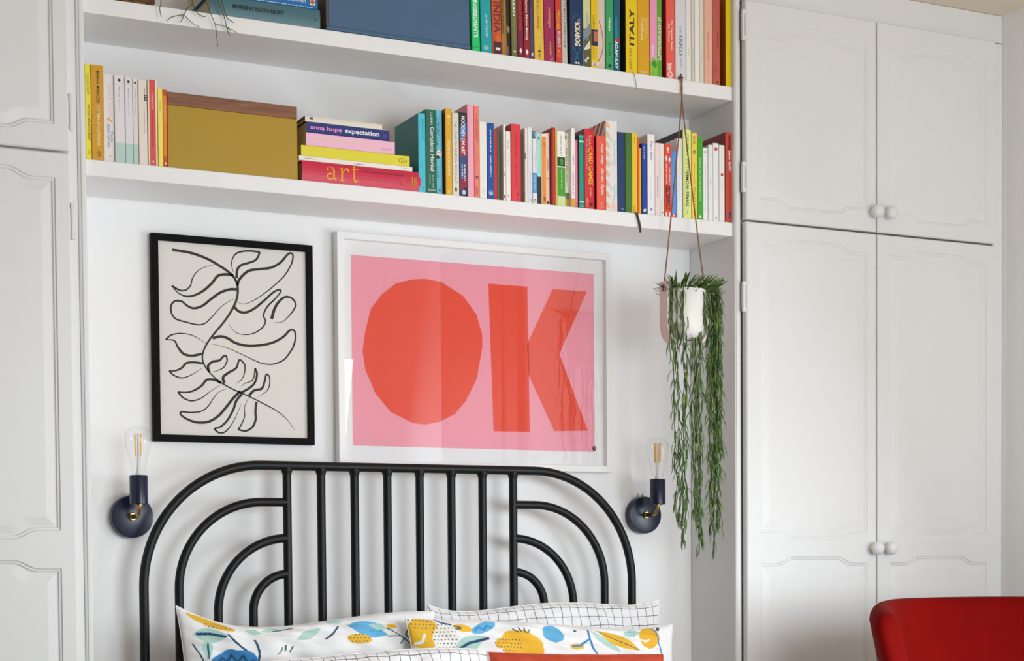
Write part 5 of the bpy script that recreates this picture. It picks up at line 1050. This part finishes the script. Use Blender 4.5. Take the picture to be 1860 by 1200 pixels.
def make_paint(items):
    """items painted in order in photo-scaled units (1 unit = 1.5 mm from the head-left corner)"""
    U = .00150
    bb = []
    for it in items:
        xs_ = [p[0] for p in it[1]]; ys_ = [p[1] for p in it[1]]; r = it[2] if len(it) > 2 and isinstance(it[2], (int, float)) else 12
        bb.append((min(xs_)-r-14, max(xs_)+r+14, min(ys_)-r-14, max(ys_)+r+14))
    def f(x, y):
        X, Y = x/U, y/U; c = CW
        for it, b in zip(items, bb):
            if not (b[0] < X < b[1] and b[2] < Y < b[3]): continue
            k = it[0]
            if k == 'leaf':
                (p0, p1) = it[1]
                if leaff(X, Y, *p0, *p1, it[2]): c = it[3]
            elif k == 'line':
                if seg_d(X, Y, it[1]) < it[2]: c = it[3]
            elif k == 'ell':
                (p,) = it[1]
                q = ellf(X, Y, p[0], p[1], it[2], it[3], it[5])
                if q < 1+.10*math.sin(6*math.atan2(Y-p[1], X-p[0])+p[0])*it[6]: c = it[4]
            elif k == 'dots':
                (p,) = it[1]
                if ellf(X, Y, p[0], p[1], it[2], it[3], 0) < 1:
                    gx, gy = X/6.5+.5*(int(Y//6.5) % 2), Y/6.5
                    if math.hypot((gx % 1)-.5, (gy % 1)-.5) < .2: c = it[4]
        return list(c)
    return f
def E(cx, cy, rx, ry, c, an=0, wob=0): return ('ell', [(cx, cy)], max(rx, ry), min(rx, ry) if False else ry, c, an, wob) if rx >= ry else ('ell', [(cx, cy)], rx, ry, c, an, wob)
def LN(pts, w_, c): return ('line', pts, w_, c)
def LF(p0, p1, w_, c): return ('leaf', [p0, p1], w_, c)
def DT(cx, cy, rx, ry, c): return ('dots', [(cx, cy)], rx, ry, c)
left_items = [
 E(55,16,34,9,CY_,.25,.5), E(30,12,18,5,CY_,.3,.4), DT(62,20,24,7,CN),
 LF((16,44),(74,40),15,CM), LN([(24,42),(45,39),(68,43)],2.6,CN), LN([(74,38),(80,48),(110,82),(118,100),(116,120)],2,CN), LN([(118,100),(122,70),(118,48)],2,CN),
 LF((34,86),(40,46),9,CM), LN([(37,84),(38,58)],1.5,CN), LN([(14,60),(28,88),(36,120)],1.3,CN),
 E(82,98,42,30,CB,0,1), LN([(50,92),(60,82),(66,90),(76,78),(84,90),(94,80),(100,92),(112,88)],1.8,CN),
 LF((104,22),(130,30),8,CM), LF((130,25),(160,14),7,CM), LN([(150,24),(168,20),(186,14)],1.6,CN),
 LF((186,50),(232,22),10,CM), E(168,66,26,18,lin('#FAFAFA')), LN([(158,72),(162,64)],1.2,CN), LN([(166,70),(168,60)],1.6,CN), LN([(174,72),(180,62)],1.3,CN), LN([(152,78),(156,74)],1.1,CN),
 LN([(238,48),(252,36),(262,22)],1.8,CN), LF((238,2),(275,10),7,CM),
 LF((278,20),(350,44),15,CLB), E(312,26,28,12,CLB,.2,.3), DT(330,36,14,8,CB), E(296,50,22,10,CY_,.1,.4), DT(296,50,20,9,CN),
 LN([(350,46),(372,46),(395,62)],1.2,CN), LN([(330,24),(356,34),(390,58),(398,66)],1.0,CN), E(358,28,10,4,CY_,.1), LN([(398,60),(384,44),(392,28)],1.6,CN), LF((318,22),(350,32),6,CM),
 LF((386,26),(396,22),6,CM), LN([(372,60),(380,50)],1.2,CN), E(436,30,22,10,CY_,-.4,.5), DT(436,30,20,9,CN)]
right_items = [
 E(24,24,26,30,CY_,.5,.6), DT(22,8,24,10,CN), LN([(6,42),(16,40),(24,28)],2.2,CW),
 E(58,34,20,26,lin('#F6F3EE'),.6,.4), DT(58,34,22,28,lin('#26262C')),
 LN([(46,-2),(58,6),(74,10)],1.4,CN), E(94,16,17,6.5,CY_,.15,.3), LN([(78,12),(90,15)],1.1,CN), LN([(80,18),(90,17)],1.0,CN),
 E(134,14,26,8.5,CLB,-.35,.8), LN([(116,20),(124,14),(132,19),(142,10),(150,14)],1.4,CB),
 LF((66,58),(132,30),13,CM), LN([(72,56),(100,42),(136,34)],2.4,CN),
 E(198,48,40,30,CY_,.2,.7), E(160,42,15,9,CY_,-.3,.4), DT(172,44,28,14,CN), LN([(186,16),(194,22)],1.1,CN), LN([(196,14),(200,21)],1.1,CN), LN([(206,14),(206,22)],1.1,CN), LN([(216,17),(211,23)],1.1,CN),
 E(262,22,20,17,CLB,0,.5), E(302,46,17,6,CY_,-.1,.2), LN([(292,46),(310,44),(330,30),(328,12)],2,CB), LN([(330,32),(336,48),(340,58)],2,CB), LF((330,12),(390,56),8,CM),
 LF((348,10),(432,52),13,CY_), LN([(350,12),(386,30),(428,50)],.9,CN), E(306,14,2.5,2,CN),
 LF((404,16),(440,10),9,CM), DT(420,12,14,5,CB), E(458,22,22,24,CY_,.3,.7), DT(466,16,12,12,lin('#9A7A14')), LN([(436,26),(448,32),(456,28)],2,CW),
 LN([(466,-2),(474,12),(478,40),(484,60)],1.5,CB), LN([(484,-4),(480,6)],3.2,CN)]
GP = 'pillows leaning on the headboard'
M_ORANGE = mat('burnt_orange_velvet', '#BE4022', .75, 1.0, bump=.08, bscale=400, sheen=.3)
pillow('pillow', 'floral pillow with a large blue flower on the wall lamp side of the bed', GP, (320,1100), (788,1110), -.245, H=.475, T=.115, lean=10, sag=.052, seed=1.2, mats=M_PRINT, paint=make_paint(left_items), nu=380, nv=210)
pillow('pillow', 'black and white checked pillow standing behind the floral one with yellow corners', GP, (776,1097), (1197,1088), -.165, H=.475, T=.10, lean=8, sag=.045, seed=2.9, mats=M_GRID, nu=90, nv=60)
pillow('pillow', 'floral pillow with yellow corners in front of the checked one', GP, (737,1122), (1220,1134), -.325, H=.47, T=.115, lean=10, sag=.022, seed=4.1, mats=M_PRINT, paint=make_paint(right_items), nu=380, nv=210)
pillow('pillow', 'black and white checked pillow in front of the blue flowered one', GP, (458,1203), (886,1180), -.455, H=.41, T=.11, lean=12, sag=-.012, seed=5.3, mats=M_GRID, nu=90, nv=60)
M_ORANGE = mat('burnt_orange_velvet', '#BE4022', .75, 1.0, bump=.08, bscale=400, sheen=.3)
pillow('cushion', 'burnt orange velvet cushion at the front of the pillows', GP, (889,1184), (1203,1189), -.465, H=.40, T=.11, lean=14, sag=.004, seed=6.6, mats=M_ORANGE)

# ------------------------------------------------------------------ armchair
ORGC = Vector((1.282, -.98, -.0))
ch = thing('armchair', ORGC, 'red velvet armchair with a curved back in front of the wardrobe', 'armchair', None, (0, 0, math.radians(-6)))
M_VEL = mat('red_velvet', '#720503', .8, 1.0, bump=.06, bscale=500, sheen=.06, var=.12, vscale=6, spec=.06)
def shell(s, v, off):
    """back shell: s in [-1,1] round the plan, v in [0,1] from seat to head; off outward"""
    an = s*1.35; z = .30+v*(.525-.03*s*s*s*s); fl = 1+.19*v
    rx, ry = .300*fl, .300*(1+.07*v)
    x = (rx+off)*math.sin(an)*1.04; y = (ry+off)*(math.cos(an)-.30)+.11*v
    return Vector((x, y, z))
sh = MB(); NS, NV_ = 48, 16; th = .075
def prof(k):   # closed profile: inner face up, rounded head, outer face down
    pts = []
    for i in range(NV_+1): pts.append((i/NV_, -th/2, 0))
    for i in range(1, 8): a = PI*i/8; pts.append((1, -th/2*math.cos(a), th/2*math.sin(a)))
    for i in range(NV_, -1, -1): pts.append((i/NV_, th/2, 0))
    return pts
PR_ = prof(0); n = len(PR_)
SS = []
for i in range(7): SS.append((-1, 1-math.sin((1-i/7)*PI/2)*1.0, math.cos((1-i/7)*PI/2)))
rows = []
for i in range(-6, NS+7):
    if i < 0: s, q = -1-.075*math.sin(-i/6*PI/2), math.cos(-i/6*PI/2)
    elif i > NS: s, q = 1+.075*math.sin((i-NS)/6*PI/2), math.cos((i-NS)/6*PI/2)
    else: s, q = -1+2*i/NS, 1
    q = max(q, .03); ring = []
    for v, off, zz in PR_:
        p = shell(s, v, off*q); p.z += zz*q-(1-q)*.03*(v > .99)
        ring.append(p)
    rows.append(ring)
for r_ in rows: sh.v += [tuple(p) for p in r_]
for i in range(len(rows)-1):
    for j in range(n): sh.f.append((i*n+j, i*n+(j+1) % n, (i+1)*n+(j+1) % n, (i+1)*n+j)); sh.mi.append(0)
sh.f += [tuple(range(n)), tuple((len(rows)-1)*n+j for j in reversed(range(n)))]; sh.mi += [0, 0]
bk_ = sh.build('backrest', M_VEL, ch, smooth='all')
for sg in (-1, 1):
    pts = [shell(sg*.985, v/14, -th/2-.0015) for v in range(15)]
    MB().tube(pts, .0035, 8).build('piping', M_VEL, bk_, smooth=True)
pts = [shell(-1+2*i/40, 1.0, -th/2-.001) for i in range(41)]
MB().bbox((-.28, -.36, .30), (.28, .20, .45), .05, seg=5).build('seat_cushion', M_VEL, ch, smooth=True)
MB().bbox((-.27, -.33, .22), (.27, .20, .305), .02, seg=3).build('seat_base', M_VEL, ch, smooth=True)
for lx in (-.25, .25):
    for ly in (-.28, .18):
        MB().tube([(lx*1.12, ly*1.1, 0), (lx, ly, .225)], [.012, .02], 14).build('leg', wood_mat('leg_walnut', '#4A3020', '#6A482E', 2, 2) if 'leg_walnut' not in bpy.data.materials else bpy.data.materials['leg_walnut'], ch, smooth=True)
